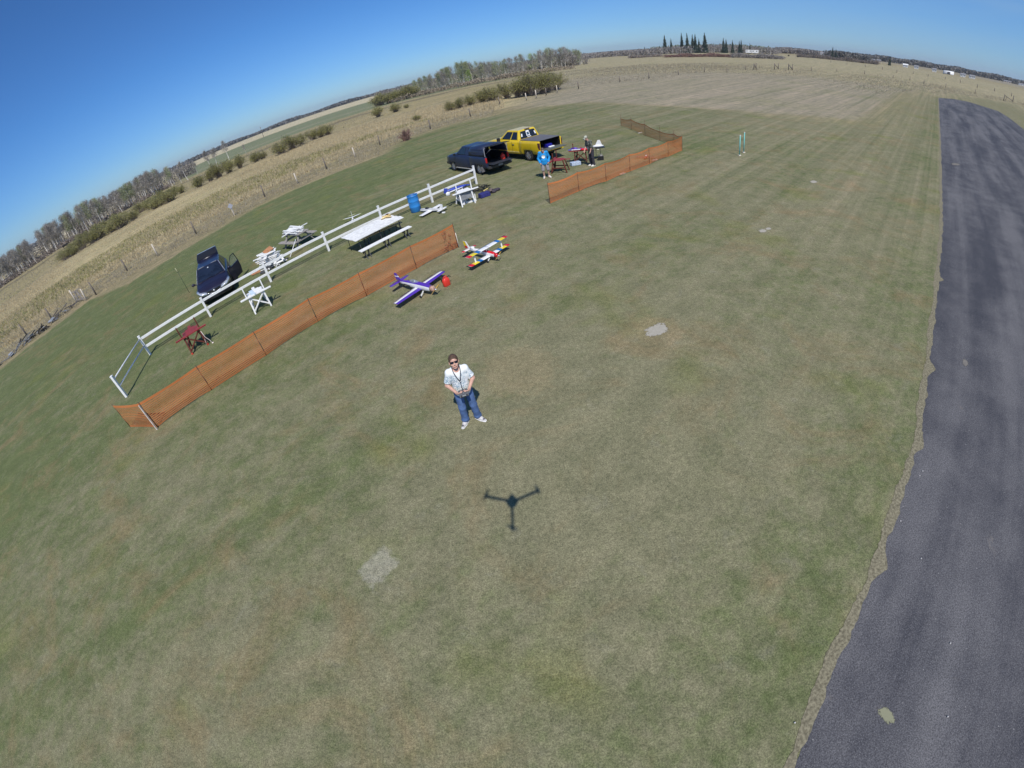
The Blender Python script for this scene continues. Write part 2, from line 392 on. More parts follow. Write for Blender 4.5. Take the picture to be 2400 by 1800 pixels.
    vf = N.n('ShaderNodeTexVoronoi'); N.put(vf.inputs['Vector'], N.mapping(p, scale=(1, .35, 1), rot=(0, 0, .6))); vf.inputs['Scale'].default_value = 34
    vg = N.n('ShaderNodeTexVoronoi'); N.put(vg.inputs['Vector'], N.mapping(p, scale=(.35, 1, 1), rot=(0, 0, .2))); vg.inputs['Scale'].default_value = 30
    fl = N.math('MAXIMUM', N.ramp(vf.outputs['Distance'], .20, .06), N.ramp(vg.outputs['Distance'], .20, .06))
    c = N.mix(N.math('MULTIPLY', fl, .42), c, (.34, .31, .19))
    nb = N.bump(F1, 0.25, 0.02)
    N.pbr(c, 0.95, 0, nb, 0.1); return N.m
me.materials.append(ground_material())

# runway: outline traced on the ground, ragged edge
rw_px = [(2199,229),(2201,280),(2203,330),(2205,440),(2206,540),(2199,620),(2192,694),(2181,781),(2172,860),(2159,955),(2153,1010),(2132,1085),(2112,1150),(2094,1204),
         (2060,1295),(2029,1378),(1990,1465),(1953,1541),(1905,1660),(1850,1800)]
edge = [G(*a).xy for a in rw_px]
far = [G(*a).xy for a in ((2235,232),(2271,239),(2300,248),(2341,261))]
left = edge[::-1]
s0 = left[0]
left = [s0 - RWD.xy*30, s0 - RWD.xy*10, s0 - RWD.xy*4] + left
fine = []
for i in range(len(left)-1):
    a, b = left[i], left[i+1]; n = max(1, int((b-a).length/0.07)) if (a-Vector((0, 0))).length < 30 else max(1, int((b-a).length/1.0))
    for k in range(n): fine.append(a.lerp(b, k/n))
fine.append(left[-1])
rw_ = random.Random(3); ph = 0.0
pts = []
for q in fine:
    amp = 0.06
    j = amp*(math.sin(q.x*3.1)*0.5+math.sin(q.x*7.7+1)*0.35+rw_.uniform(-.5, .5)*0.7)
    pts.append(q + RWN.xy*(0.03+j*0.55))
right_edge = [Vector((107, 60)), Vector((98, 52.3)), Vector((75.5, 37.0))]
off = 12.7
re = [G(2365, 276).xy, Vector((RWD.x*75+RWN.x*(1.6+off), RWD.y*75+RWN.y*(1.6+off))), Vector((RWD.x*-30+RWN.x*(1.8+off), RWD.y*-30+RWN.y*(1.8+off)))]
poly = pts + far + re
def sheet(name, poly, z, m, kind='structure', thick=0.0):
    bm = bmesh.new(); vs = [bm.verts.new((q[0], q[1], z)) for q in poly]; bm.faces.new(vs)
    bmesh.ops.triangulate(bm, faces=bm.faces[:]); bmesh.ops.recalc_face_normals(bm, faces=bm.faces)
    if bm.faces and sum(f.normal.z for f in bm.faces) < 0: bmesh.ops.reverse_faces(bm, faces=bm.faces)
    if thick:
        ex = bmesh.ops.extrude_face_region(bm, geom=bm.faces[:])
        bmesh.ops.translate(bm, verts=[e for e in ex['geom'] if isinstance(e, bmesh.types.BMVert)], vec=(0, 0, thick))
    me_ = bpy.data.meshes.new(name); bm.to_mesh(me_); bm.free(); me_.materials.append(m)
    o = bpy.data.objects.new(name, me_); col.objects.link(o)
    if kind: o['kind'] = kind
    return o
def asphalt():
    N = NT('asphalt'); p = N.pos()
    rot = N.mapping(p, rot=(0, 0, -math.atan2(RWD.y, RWD.x)))
    st = N.noise(N.mapping(rot, scale=(0.05, 1.0, 1)), 1.0, 4, 0.55, 0.3)
    st2 = N.noise(N.mapping(rot, scale=(0.09, 0.42, 1), loc=(3, 1, 0)), 1.0, 4, 0.6)
    L = N.noise(p, 0.9, 5, 0.65); F1 = N.noise(p, 45, 3, 0.8); F2 = N.noise(p, 130, 2, 0.7)
    a = N.math('ADD', N.math('MULTIPLY', st, 0.55), N.math('ADD', N.math('MULTIPLY', st2, 0.45), N.math('MULTIPLY', L, 0.35)))
    c = N.mix(N.ramp(a, 0.52, 0.85), (.047, .048, .058), (.125, .122, .128))
    c = N.mix(1.0, c, N.mix(N.ramp(F1, 0.3, 0.7), (.52, .52, .54), (1.6, 1.6, 1.56)), 'MULTIPLY')
    v = N.n('ShaderNodeTexVoronoi'); N.put(v.inputs['Vector'], p); v.inputs['Scale'].default_value = 9.0
    sp = N.ramp(v.outputs['Distance'], 0.11, 0.06)
    keep = N.ramp(N.n('ShaderNodeSeparateColor').outputs[0], 0, 1) if False else None
    vc = N.n('ShaderNodeSeparateColor'); N.put(vc.inputs[0], v.outputs['Color'])
    sp = N.math('MULTIPLY', sp, N.ramp(vc.outputs[0], 0.75, 0.9))
    c = N.mix(N.math('MULTIPLY', sp, 0.75), c, (.34, .33, .32))
    v2 = N.n('ShaderNodeTexVoronoi'); N.put(v2.inputs['Vector'], p); v2.inputs['Scale'].default_value = 38.0
    c = N.mix(N.ramp(v2.outputs['Distance'], 0.30, 0.12, 0, 0.6), c, (.24, .235, .235))
    c = N.mix(N.ramp(N.noise(p, 1.7, 5, 0.7, 0.6), 0.66, 0.78, 0, 0.5), c, (.21, .185, .16))
    N.pbr(c, 0.85, 0, N.bump(N.math('ADD', F1, F2), 0.35, 0.01), 0.25); return N.m
sheet('runway', poly, 0.003, asphalt())
# band of dead thatch spilling over the asphalt edge
deadm = mat('dead_thatch', (.205, .185, .125), 0.95, 0.4, 22, bump=0.5, spec=0.1)
inner, outer = [], []
for i, q in enumerate(fine):
    d_ = (q).length; wv = 0.055+0.03*math.sin(q.x*2.3)+0.012*math.sin(q.x*9.1)+rw_.uniform(-.018, .018); jo = 0.018*math.sin(q.x*6.3+2)+0.012*math.sin(q.x*17)+rw_.uniform(-.012, .012)
    sp = 0.0
    for cx in (5.05, 7.6, 9.9, 14.5): sp = max(sp, 0.15*math.exp(-((q.x-cx)/0.16)**2))
    inner.append(q - RWN.xy*(wv+0.025)); outer.append(q + RWN.xy*(0.055+wv*0.3+jo+sp))
sheet('verge', inner + outer[::-1], 0.0055, deadm)
def blob(c, rx, ry, rot, n=26, jag=0.22, seed=0):
    r_ = random.Random(seed); out = []
    f = [r_.uniform(0, 6.28) for _ in range(4)]
    for k in range(n):
        t = 2*math.pi*k/n; m = 1+jag*(0.5*math.sin(2*t+f[0])+0.35*math.sin(3*t+f[1])+0.3*math.sin(5*t+f[2]))+r_.uniform(-jag, jag)*0.25
        x, y = rx*m*math.cos(t), ry*m*math.sin(t)
        out.append((c[0]+x*math.cos(rot)-y*math.sin(rot), c[1]+x*math.sin(rot)+y*math.cos(rot)))
    return out
sandm = mat('bare_concrete', (.36, .335, .29), 0.9, 0.15, 5, bump=0.3, dirt=(.24, .22, .15), dirtamt=0.5)
def fadem(name, a, b):
    N = NT(name); oc = N.objco(); ln = N.n('ShaderNodeVectorMath', operation='LENGTH'); N.put(ln.inputs[0], oc); wp_ = N.pos()
    r_ = N.math('ADD', ln.outputs['Value'], N.math('MULTIPLY', N.math('SUBTRACT', N.noise(oc, 1.7, 6, .7), .5), 1.9))
    N.pbr(N.mix(N.noise(wp_, 9, 5, .7), a, b), .95, alpha=N.ramp(r_, 1.0, .80), spec=.1); return N.m
sandm = fadem('bare_concrete', (.26, .24, .19), (.46, .43, .37)); mossm = fadem('mossy_patch', (.20, .20, .13), (.30, .30, .20)); gritm = fadem('grit_patch', (.12, .115, .11), (.24, .22, .19))
def patch(name, px, rx, ry, rot, seed, m=sandm, z=0.005):
    m_ = MB(); m_.add([(1.35*math.cos(t), 1.35*math.sin(t), 0) for t in np.linspace(0, 2*math.pi, 25)[:-1]], [tuple(range(24))])
    o = m_.build(name, m, loc=G(*px)+Vector((0, 0, z))); o.rotation_euler = (0, 0, rot); o.scale = (rx, ry, 1); o['kind'] = 'structure'; return o
patch('bare_ground', (1540, 773), .38, .22, 0.35, 1)
patch('bare_ground', (1788, 541), .21, .13, 0.4, 2)
patch('bare_ground', (1801, 536), .16, .10, 0.4, 3)
patch('bare_ground', (1907, 426), .33, .17, 0.5, 4)
patch('mossy_ground', (2077, 1676), .15, .085, 1.9, 6, mossm, .009)
patch('gritty_ground', (2262, 850), .18, .08, 0.6, 7, gritm, .009)
patch('gritty_ground', (2240, 385), .7, .25, .2, 7, gritm, .009)
stonem = mat('pale_stone', (.55, .53, .5), 0.8, 0.1, 20)
for i, (u, v) in enumerate(((2162,1105),(2110,1222),(2226,1508),(2158,1310),(1862,1694),(2155,1116),(2220,1680))):
    q = G(u, v); o = MB().ell((0, 0, .012), (.015, .012, .008), 8, 5).build('pale_stone', stonem); o.location = (q.x, q.y, 0.004)
    tag(o, 'small pale stone lying loose on or beside the dark runway', 'stone', 'stones on the runway')
# ------------------------------------------------------------------ fences
whitep = mat('white_paint', (.80, .80, .79), 0.55, 0.05, 9, dirt=(.45, .42, .34), dirtamt=0.25)
pipem = mat('dull_steel', (.42, .44, .47), 0.4, 0.15, 8, metal=0.6)
wf = thing('rail_fence', 'white two rail fence running past the long table', 'fence', G(940, 505))
wf.location = (0, 0, 0)
wp = [G(*a) for a in ((1117.2,431.5),(1010.7,474.9),(893.5,529),(766.9,589.3),(632.6,662.9),(493.3,743),(352.9,831),(297.2,929.8))]
a0, a1 = wp[0], wp[6]
fd = (a1-a0).normalized(); fn = Vector((-fd.y, fd.x, 0))
for i in range(7): wp[i] = a0 + fd*((a1-a0).length*i/6)
for i, q in enumerate(wp):
    m = MB(); d = fd if i < 7 else (wp[7]-wp[6]).normalized()
    rot = Matrix.Rotation(math.atan2(d.y, d.x), 3, 'Z')
    hgt = (1.10, 1.05, 1.02, 1.0, .98, .98, .98, 1.02)[i]
    m.box((q.x, q.y, hgt/2), (.10, .10, hgt), rot); m.box((q.x, q.y, hgt+.012), (.115, .115, .024), rot)
    m.build('post', whitep, wf, bevel=.006)
for lv, hh in ((.84, .11), (.43, .11)):
    for i in range(6):
        p, q = wp[i], wp[i+1]; off_ = -fn*0.0
        z0 = lv*(1.06 if i == 0 else 1.0)
        m = MB().beam(p + off_ + Vector((0, 0, z0)) + fd*.052, q + off_ + Vector((0, 0, lv)) - fd*.052, .04, hh)
        m.build('rail', whitep, wf, bevel=.004)
for lv in (.86, .50):
    MB().tube([wp[6]+Vector((0, 0, lv)), wp[7]+Vector((0, 0, lv))], .030, 8).build('pipe_rail', mat('pale_pipe', (.62, .64, .68), .4, .1, 8), wf)

# orange snow fence: woven plastic net
def netmat():
    N = NT('orange_net'); uv = N.n('ShaderNodeTexCoord').outputs['UV']
    sx = N.n('ShaderNodeSeparateXYZ'); N.put(sx.inputs[0], uv)
    def cell(c, per, wd):
        fr = N.math('FRACT', N.math('MULTIPLY', c, 1/per)); return N.math('LESS_THAN', fr, wd)
    strand = N.math('MAXIMUM', cell(sx.outputs[0], 0.045, 0.30), cell(sx.outputs[1], 0.065, 0.34))
    edge = N.math('MAXIMUM', N.math('GREATER_THAN', sx.outputs[1], 0.93), N.math('LESS_THAN', sx.outputs[1], 0.05))
    a = N.math('MAXIMUM', strand, edge)
    oc = N.objco(); c = N.mix(N.noise(oc, 2.5, 4), (.62, .185, .055), (.75, .265, .085))
    c = N.mix(N.ramp(N.noise(oc, 0.9, 4), 0.5, 0.8, 0, 0.35), c, (.55, .24, .10))
    pr = N.n('ShaderNodeBsdfPrincipled'); N.put(pr.inputs['Base Color'], c); pr.inputs['Roughness'].default_value = 0.6
    tl = N.n('ShaderNodeBsdfTranslucent'); N.put(tl.inputs[0], c)
    ms = N.n('ShaderNodeMixShader'); ms.inputs[0].default_value = 0.3
    N.t.links.new(pr.outputs[0], ms.inputs[1]); N.t.links.new(tl.outputs[0], ms.inputs[2])
    tr = N.n('ShaderNodeBsdfTransparent'); m2 = N.n('ShaderNodeMixShader'); N.put(m2.inputs[0], a)
    N.t.links.new(tr.outputs[0], m2.inputs[1]); N.t.links.new(ms.outputs[0], m2.inputs[2])
    N.t.links.new(m2.outputs[0], N.out.inputs[0]); return N.m
netm = netmat(); rustm = mat('rusty_steel', (.10, .05, .035), 0.8, 0.3, 12)
pinkwood = mat('weathered_lath', (.55, .43, .37), 0.8, 0.15, 10)
def net_panel(name, parent, pts, hs, sag=.04, lean=0.0, seedv=1):
    """one continuous net strung along ground points"""
    rr = random.Random(seedv); V = []; UV = []; nz = 12; cols = []; L = 0
    f1, f2 = rr.uniform(0, 6), rr.uniform(0, 6)
    for i in range(len(pts)-1):
        a, b = pts[i], pts[i+1]; n = 14; d = (b-a); nrm = Vector((-d.y, d.x, 0)).normalized()
        for k in range(n + (1 if i == len(pts)-2 else 0)):
            t = k/n; q = a.lerp(b, t); h = lerp(hs[i], hs[i+1], t) - sag*4*t*(1-t); lo = .015 + .05*4*t*(1-t)*(0.5+0.5*math.sin(i*2.3+f1))
            colv = []
            for j in range(nz+1):
                z = lerp(lo, h, j/nz); bul = .05*math.sin(math.pi*t)*math.sin(math.pi*j/nz)*math.sin(i*1.7+f2)+.012*math.sin(L*9+j)
                colv.append((q.x+nrm.x*bul, q.y+nrm.y*bul, z)); UV.append((L + d.length*t, z/h if h else 0))
            cols.append(colv)
        L += d.length
    V = [p for c_ in cols for p in c_]; F = []
    for i in range(len(cols)-1):
        for j in range(nz):
            a = i*(nz+1)+j; F.append((a, a+nz+1, a+nz+2, a+1))
    o = mesh_np(name, V, F, netm, smooth=True, parent=parent)
    uvl = o.data.uv_layers.new(name='UVMap'); li = np.array([l.vertex_index for l in o.data.loops])
    uvl.data.foreach_set('uv', np.array(UV, np.float32)[li].ravel()); return o
of = thing('snow_fence', 'long orange mesh fence on thin rusty posts in front of the long table', 'fence')
op = [G(*a) for a in ((306.1,1001.1),(370,1001.5),(496.8,914.2),(624.7,833.1),(746,754),(860,694),(976.8,630),(1073.9,580.1))]
ohs = [1.0, 1.03, .97, .95, .93, .93, .95, 1.0]
net_panel('net', of, op, ohs, seedv=2)
for i, q in enumerate(op):
    h = ohs[i]+.05
    MB().tube([q, q+Vector((.0, .0, h))], .012 if i else .010, 6).build('post', rustm, of)
MB().beam(op[1]+Vector((.05, -.12, 0)), op[1]+Vector((-.02, -.03, .98)), .045, .03).build('lath', mat('pale_lath', (.66, .58, .5), 0.8), of, bevel=.003)
MB().tube([op[7]+Vector((.04, -.02, 0)), op[7]+Vector((.03, 0, .62))], .014, 6).build('stake', mat('pale_lath', (.66, .58, .5)), of)
# tangled slack netting strung near the far end
m = MB(); rr = random.Random(5)
for cc, hh in ((.80, .72), (.86, .35), (.74, .25)):
    base = op[6].lerp(op[7], cc)
    for s_ in range(5):
        pts_ = []; z = hh+rr.uniform(-.05, .2)
        x = rr.uniform(-.08, .08)
        for k in range(9):
            x += rr.uniform(-.07, .07); z -= rr.uniform(-.02, .07)
            pts_.append(base + (op[7]-op[6]).normalized()*x + Vector((.03, -.035, max(.05, z))))
        m.tube(pts_, .007, 5)
m.build('torn_netting', mat('torn_net', (.34, .085, .04), 0.7), of)
of2 = thing('snow_fence', 'farther orange mesh fence bending round behind the red tables', 'fence')
qp = [G(*a) for a in ((1289.3,477.3),(1357.3,448.3),(1421,425.2),(1476.8,402),(1522.2,384.7),(1566.2,367.3),(1598.9,352.8),(1579.5,342.7),(1546.8,329.7),(1512,318),(1480.3,303.7),(1455.7,295))]
qh = [1.02, 1.0, 1.0, 1.0, 1.0, .98, .98, .95, .98, 1.1, .95, .95]
net_panel('net', of2, qp, [h*(.97 if i < 7 else .8+.12*math.sin(i*2.1)) for i, h in enumerate(qh)], sag=.08, seedv=6)
for i, q in enumerate(qp):
    MB().tube([q, q+Vector((0, 0, qh[i]+(.02 if i < 7 else .12)))], .013, 6).build('post', rustm, of2)
for px in ((1459, 408), (1535, 376), (1500, 312)):
    q = G(*px); MB().beam(q+Vector((-.18, -.1, .03)), q+Vector((.18, .1, .03)), .09, .05).build('foot_board', mat('pale_lath', (.66, .58, .5)), of2)

# wire pasture fence
woodg = mat('grey_wood', (.17, .145, .12), 0.9, 0.3, 14, bump=0.4)
woodl = mat('bleached_post', (.52, .46, .38), 0.9, 0.2, 14, bump=0.3)
wirem = mat('fence_wire', (.22, .20, .19), 0.5, 0.1, 5, metal=0.5)
wpx = [(0,815,0),(64,786,0),(122,748,0),(181,709,1),(203,704,1),(226,691,0),(299,635,0),(371,600,1),(460,548,0),(549,505,1),(621,462,0),(698,430,1),(766,396,0),(833,369,1),(891,340,0),
       (1009,303,0),(1103,273,0),(1172,246,0),(1234,234,1),(1257,229,1),(1280,222,0),(1306,216,1),(1356,207,0),(1453,192,0),(1521,184,0),(1590,176,0),(1651,169,0),(1704,170,0),
       (1747,164,0),(1815,163,0),(1856,165,0),(1901,167,0),(1961,169,0),(2026,175,0),(2093,184,0),(2132,189,0),(2165,197,0),(2216,205,0),(2285,220,0),(2357,235,0),(2400,246,0)]
wire = thing('wire_fence', 'weathered wire fence on wooden posts between the mown grass and the pasture', 'fence')
W = [(G(u, v), k) for u, v, k in wpx]
for i, (q, k) in enumerate(W):
    h = 1.25 + 0.1*math.sin(i*2.7); r_ = .085 if (q.length < 60) else .10
    lx, ly = .05*math.sin(i*5.1), .05*math.cos(i*3.3)
    MB().tube([q-Vector((0, 0, .1)), q+Vector((lx, ly, h))], [r_, r_*.85], 7).build('post', woodl if k else woodg, wire)
m = MB()
for z in (.35, .75, 1.15):
    for i in range(len(W)-1):
        a, b = W[i][0], W[i+1][0]; m.tube([a+Vector((0, 0, z)), a.lerp(b, .5)+Vector((0, 0, z-.05)), b+Vector((0, 0, z))], .006, 3, cap=False)
m.build('wire', wirem, wire)
gt = thing('gate', 'rickety grey wooden gate frame in the pasture fence', 'gate', (0, 0, 0))
ga, gb = W[3][0], W[4][0]; m = MB()
for t0, z0, t1, z1 in ((0, 1.0, 1, 1.25), (0, .25, 1, .2), (0, .6, 1, .7), (.2, .2, .5, 1.1), (.5, 1.1, .85, .2), (.35, .2, .35, 1.05), (.7, .2, .7, 1.1)):
    m.beam(ga.lerp(gb, t0)+Vector((0, 0, z0)), ga.lerp(gb, t1)+Vector((0, 0, z1)), .05, .07)
m.build('frame', mat('grey_plank', (.27, .24, .22), 0.9, 0.2, 10), gt)
def brace(px_a, px_b, lab):
    a, b = G(*px_a), G(*px_b); t = thing('brace', lab, 'fence brace'); 
    for q in (a, b): MB().tube([q-Vector((0, 0, .1)), q+Vector((0, 0, 1.9))], .13, 7).build('post', woodg, t)
    MB().beam(a+Vector((0, 0, 1.6)), b+Vector((0, 0, .3)), .16, .16).build('diagonal', woodg, t)
brace((1767, 163), (1772, 163), 'dark timber brace with two close posts, leftmost of the far braces')
brace((1815, 163), (1824, 163), 'far dark timber brace between the paired posts and the wide leaning one')
brace((1848, 164), (1857, 165), 'wide far timber brace with a leaning diagonal right of a lone post')
brace((2352, 236), (2373, 239), 'dark timber fence brace beyond the far right of the runway')
f3 = thing('wire_fence', 'second post and wire fence crossing the pasture farther off', 'fence')
Q = [G(u, v) for u, v in ((1947,147),(1985,152),(2028,157),(2068,163),(2102,170),(2140,174),(2175,180),(2215,187),(2250,195),(2290,205),(2330,214),(2370,226))]
for i, q in enumerate(Q): MB().tube([q-Vector((0, 0, .1)), q+Vector((0, 0, 1.4))], .13, 6).build('post', woodg, f3)
m = MB()
for i in range(len(Q)-1):
    for z in (.6, 1.2): m.tube([Q[i]+Vector((0, 0, z)), Q[i+1]+Vector((0, 0, z))], .012, 3, cap=False)
m.build('wire', wirem, f3)
# scrap along the pasture fence
def scrap(px, lab, sd_, L=1.6, cm=(.10, .09, .085)):
    rr = random.Random(sd_); q = G(*px); t = thing('scrap_heap', lab, 'scrap heap', q)
    mm = mat('scrap_%d' % int(cm[0]*100), cm, 0.8, 0.4, 6); mg = mat('grey_sheet', (.33, .35, .38), 0.5, 0.2, 5, metal=0.3)
    m = MB(); m2 = MB()
    for k in range(11):
        a = Vector((rr.uniform(-L, L), rr.uniform(-.35, .35), rr.uniform(.02, .35))); an = rr.uniform(-1, 1)
        b = a + Vector((math.cos(an)*rr.uniform(.4, 1.1), math.sin(an)*rr.uniform(.3, .8), rr.uniform(-.1, .4)))
        m.beam(a, b, .07, .07)
    for k in range(4):
        MB().box((rr.uniform(-L*.8, L*.8), rr.uniform(-.2, .2), .12+.05*k), (.6, .4, .03), (rr.uniform(-.3, .3), rr.uniform(-.3, .3), rr.uniform(0, 3))).build('metal_sheet', mg, t)
    m.build('bars', mm, t); t.rotation_euler = (0, 0, R(52))
scrap((66, 800), 'tangle of dark metal bars lying at the fence below a leaning post', 1, .9, (.045, .04, .035))
scrap((97, 780), 'small dark metal frame in the dead grass between two scrap heaps', 4, .5, (.045, .04, .035))
scrap((143, 742), 'grey scrap heap beside the tall fence post left of the gate', 2, 1.3)
scrap((28, 835), 'long low heap of grey scrap at the far left edge', 3, 2.0, (.2, .2, .2))
sg = thing('marker_sign', 'pale diamond marker board on a short post at the pasture fence', 'sign', G(550, 505))
MB().beam((0, 0, 0), (0, 0, .85), .07, .07).build('post', woodl, sg)
MB().box((0, -.06, 1.0), (.40, .03, .40), (0, R(45), R(20))).build('board', mat('faded_blue_board', (.34, .35, .40), 0.7, 0.1, 4), sg)

# ------------------------------------------------------------------ furniture
tabw = mat('table_white', (.74, .74, .72), 0.7, 0.12, 5, dirt=(.36, .34, .30), dirtamt=0.55)
darkpipe = mat('dark_pipe', (.10, .10, .105), 0.5, 0.2, 8, metal=0.4)
nl, fl, fr_, nrr = G(831, 568, .76), G(795, 554, .76), G(914, 502, .76), G(947, 510, .76)
tc = (nl+fl+fr_+nrr)/4; ang = math.atan2((nrr-nl).y, (nrr-nl).x); LT, WT = 2.66, 1.50
lt = thing('long_table', 'long white slatted table on thin metal legs by the rail fence', 'table', (tc.x, tc.y, 0), ang)
m = MB()
for k in range(10):
    y = -WT/2 + (k+.5)*WT/10; j = (k*37 % 5)*.01
    m.box((j-.02, y, .745+.002*(k % 3)), (LT+j, WT/10-.008, .03))
m.build('tabletop', tabw, lt, bevel=.003)
for sx in (-1, 0, 1):
    for sy in (-1, 1):
        MB().tube([(sx*LT*.42, sy*WT*.40, 0), (sx*LT*.42, sy*WT*.36, .73)], .018, 6).build('leg', darkpipe, lt)
m = MB()
for sx in (-1, -.33, .33, 1): m.box((sx*LT*.42, 0, .712), (.04, WT*.92, .035))
m.build('crossbar', darkpipe, lt)
def bench(px_a, px_b, lab, mm, wd=.30, z=.44):
    a, b = G(*px_a, z), G(*px_b, z); c = (a+b)/2; L = (b-a).length; an = math.atan2((b-a).y, (b-a).x)
    t = thing('bench', lab, 'bench', (c.x, c.y, 0), an)
    m = MB()
    for k in (-1, 1): m.box((0, k*wd*.26, z-.02), (L, wd*.48, .035))
    m.build('seat', mm, t, bevel=.004)
    for sx in (-.78, 0, .78):
        m = MB()
        for d in (-.09, .09):
            m.beam((sx*L/2+d, -wd*.45, 0), (sx*L/2+d, wd*.3, z-.04), .035, .035); m.beam((sx*L/2+d, wd*.45, 0), (sx*L/2+d, -wd*.3, z-.04), .035, .035)
        m.build('trestle', darkpipe, t)
bench((843, 589), (961, 529.5), 'long white bench in front of the long slatted table', whitep)
bench((845, 560), (941, 519.5), 'yellowish plank bench mostly hidden behind the long table', mat('yellow_pine', (.50, .38, .18), 0.7, 0.15, 8), .26)

redp = mat('red_stain', (.26, .035, .035), 0.55, 0.2, 7, dirt=(.12, .02, .02), dirtamt=0.3)
redd = mat('dark_red_stain', (.12, .030, .018), 0.6, 0.25, 9)
def make_stand(label, loc, rz, top, leg, group=None, boardw=1.36, cap=None, cross=True):
    t = thing('start_stand', label, 'stand', loc, rz, group)
    MB().box((0, -.02, .74), (boardw, .10, .05)).build('front_board', top, t, bevel=.005)
    m = MB()
    for k in range(5):
        x = (k-2)*.14; dep = (.50, .62, .95, .62, .50)[k]
        m.box((x, .035+dep/2, .735+.001*k), (.132, dep, .03))
    m.build('tabletop', top, t, bevel=.003)
    for s in (-1, 1):
        MB().box((s*.40, .10, .95), (.05, .05, .50)).build('upright', top if leg is not redd else redd, t, bevel=.005)
        m = MB().beam((s*.33, .05, .72), (s*.36, -.10, .0), .06, .06); m.build('leg', leg, t, bevel=.004)
        m = MB().beam((s*.20, .60, .72), (s*.32, .80, .0), .06, .06); m.build('leg', leg, t, bevel=.004)
    m = MB()
    if cross: m.beam((-.34, -.06, .12), (.30, .02, .66), .05, .05); m.beam((.34, -.03, .12), (-.30, .05, .66), .05, .05)
    m.beam((-.33, -.07, .30), (-.30, .72, .30), .05, .06); m.beam((.33, -.07, .30), (.30, .72, .30), .05, .06)
    m.build('brace', leg, t, bevel=.003)
    if cap:
        for s in (-1, 1): MB().box((s*.36, -.10, .03), (.075, .075, .08)).build('foot_cap', cap, t, bevel=.01)
    return t
ra, rb = G(412, 803, .74), G(482, 760, .74); c = (ra+rb)/2
st_red = make_stand('dark red wooden model stand alone at the near end of the rail fence', (c.x, c.y, 0), math.atan2((rb-ra).y, (rb-ra).x), redp, redd, 'model aircraft stands', cap=mat('bright_red', (.5, .05, .03)))
m = MB().tube([(.38, -.05, .62), (.42, -.16, .35), (.50, -.2, .2), (.56, -.26, .04)], .012, 6); m.tube([(.36, -.05, .3), (.33, -.18, .12), (.27, -.16, .05)], .008, 5)
m.ell((.57, -.27, .03), (.045, .03, .03)); m.build('hose', mat('pale_hose', (.72, .62, .56)), st_red)
wa, wb = G(563, 708, .74), G(635, 670, .74); c = (wa+wb)/2
st_w = make_stand('white wooden model stand beside the rail fence near the parked hatchback', (c.x, c.y, 0), math.atan2((wb-wa).y, (wb-wa).x), whitep, whitep, 'model aircraft stands')
wa, wb = G(1059, 458, .74), G(1121, 438, .74); c = (wa+wb)/2
st_w2 = make_stand('white stand heaped with blue gear at the far end of the rail fence', (c.x, c.y, 0), math.atan2((wb-wa).y, (wb-wa).x), whitep, whitep, 'model aircraft stands', 1.42, cross=False)
MB().loft([[(x, .06+.02*math.sin(x*9), z) for x in np.linspace(-.42, .42, 9)] for z in (.70, .5, .30)], closed=False, cap=False).build('grey_tarp', mat('grey_tarp', (.24, .25, .27), .8, .2, 6, bump=.3), st_w2)
st_m = make_stand('dark red stand with an empty top behind the man in the blue hoodie', (5.0, 25.55, 0), R(-118), redp, redd, 'model aircraft stands')
st_r = make_stand('dark red stand covered with purple model parts beside the man in a cap', (6.95, 26.9, 0), R(-20), redp, redd, 'model aircraft stands')

# blue barrel
def barrel():
    bt = thing('barrel', 'bright blue plastic barrel against the rail fence', 'barrel', G(973, 499)+Vector((.05, .25, 0)))
    prof = [(0, .0), (.25, .0), (.285, .03), (.29, .28), (.30, .30), (.29, .33), (.29, .58), (.30, .60), (.29, .63), (.285, .87), (.30, .89), (.30, .92), (.285, .925)]
    MB().lathe(prof, 28).build('drum', mat('blue_plastic', (.035, .24, .62), 0.35, 0.08, 3, spec=0.5), bt)
    MB().lathe([(.285, .925), (.26, .90), (.26, .5), (0, .49)], 28).build('inner_wall', mat('blue_inner', (.02, .12, .33), 0.5), bt)
barrel()
# fuel can
q = G(1048, 669); fc = thing('fuel_can', 'red plastic fuel can on the grass beside the purple model plane', 'fuel can', q, R(35))
m = MB(); R_ = []
for z, s in ((0, .9), (.02, 1), (.20, 1), (.26, .82), (.30, .45)):
    R_.append([(.13*s*math.copysign(abs(math.cos(t))**.6, math.cos(t)), .085*s*math.copysign(abs(math.sin(t))**.6, math.sin(t)), z) for t in np.linspace(0, 2*math.pi, 17)[:-1]])
m.loft(R_); m.build('tank', mat('red_plastic', (.68, .045, .03), 0.35, 0.08, 4), fc)
MB().tube([(-.09, 0, .25), (-.07, 0, .34), (.05, 0, .35), (.08, 0, .27)], .018, 8).build('handle', mat('red_plastic', (.68, .045, .03)), fc)
MB().tube([(.07, 0, .28), (.15, 0, .30), (.21, 0, .24)], [.022, .018, .013], 8).build('spout', mat('black_plastic', (.02, .02, .022), 0.4), fc)
q = G(1041, 668); o = MB().ell((0, 0, .025), (.035, .035, .025)).build('stopper', mat('white_plastic', (.85, .85, .83), 0.4)); o.location = q
tag(o, 'small white stopper lying on the grass next to the red fuel can', 'stopper')
blackplas = mat('black_plastic', (.02, .02, .022), 0.4)
# slope-backed black battery box beside the can
q = G(1037, 662); bb = MB().box((0, 0, .09), (.05, .24, .18)).build('fuel_pump', mat('dark_olive_plastic', (.035, .045, .02), 0.5), bevel=.01); bb.location = q; bb.rotation_euler = (0, 0, R(15))
tag(bb, 'thin dark pump box standing against the red fuel can', 'pump')

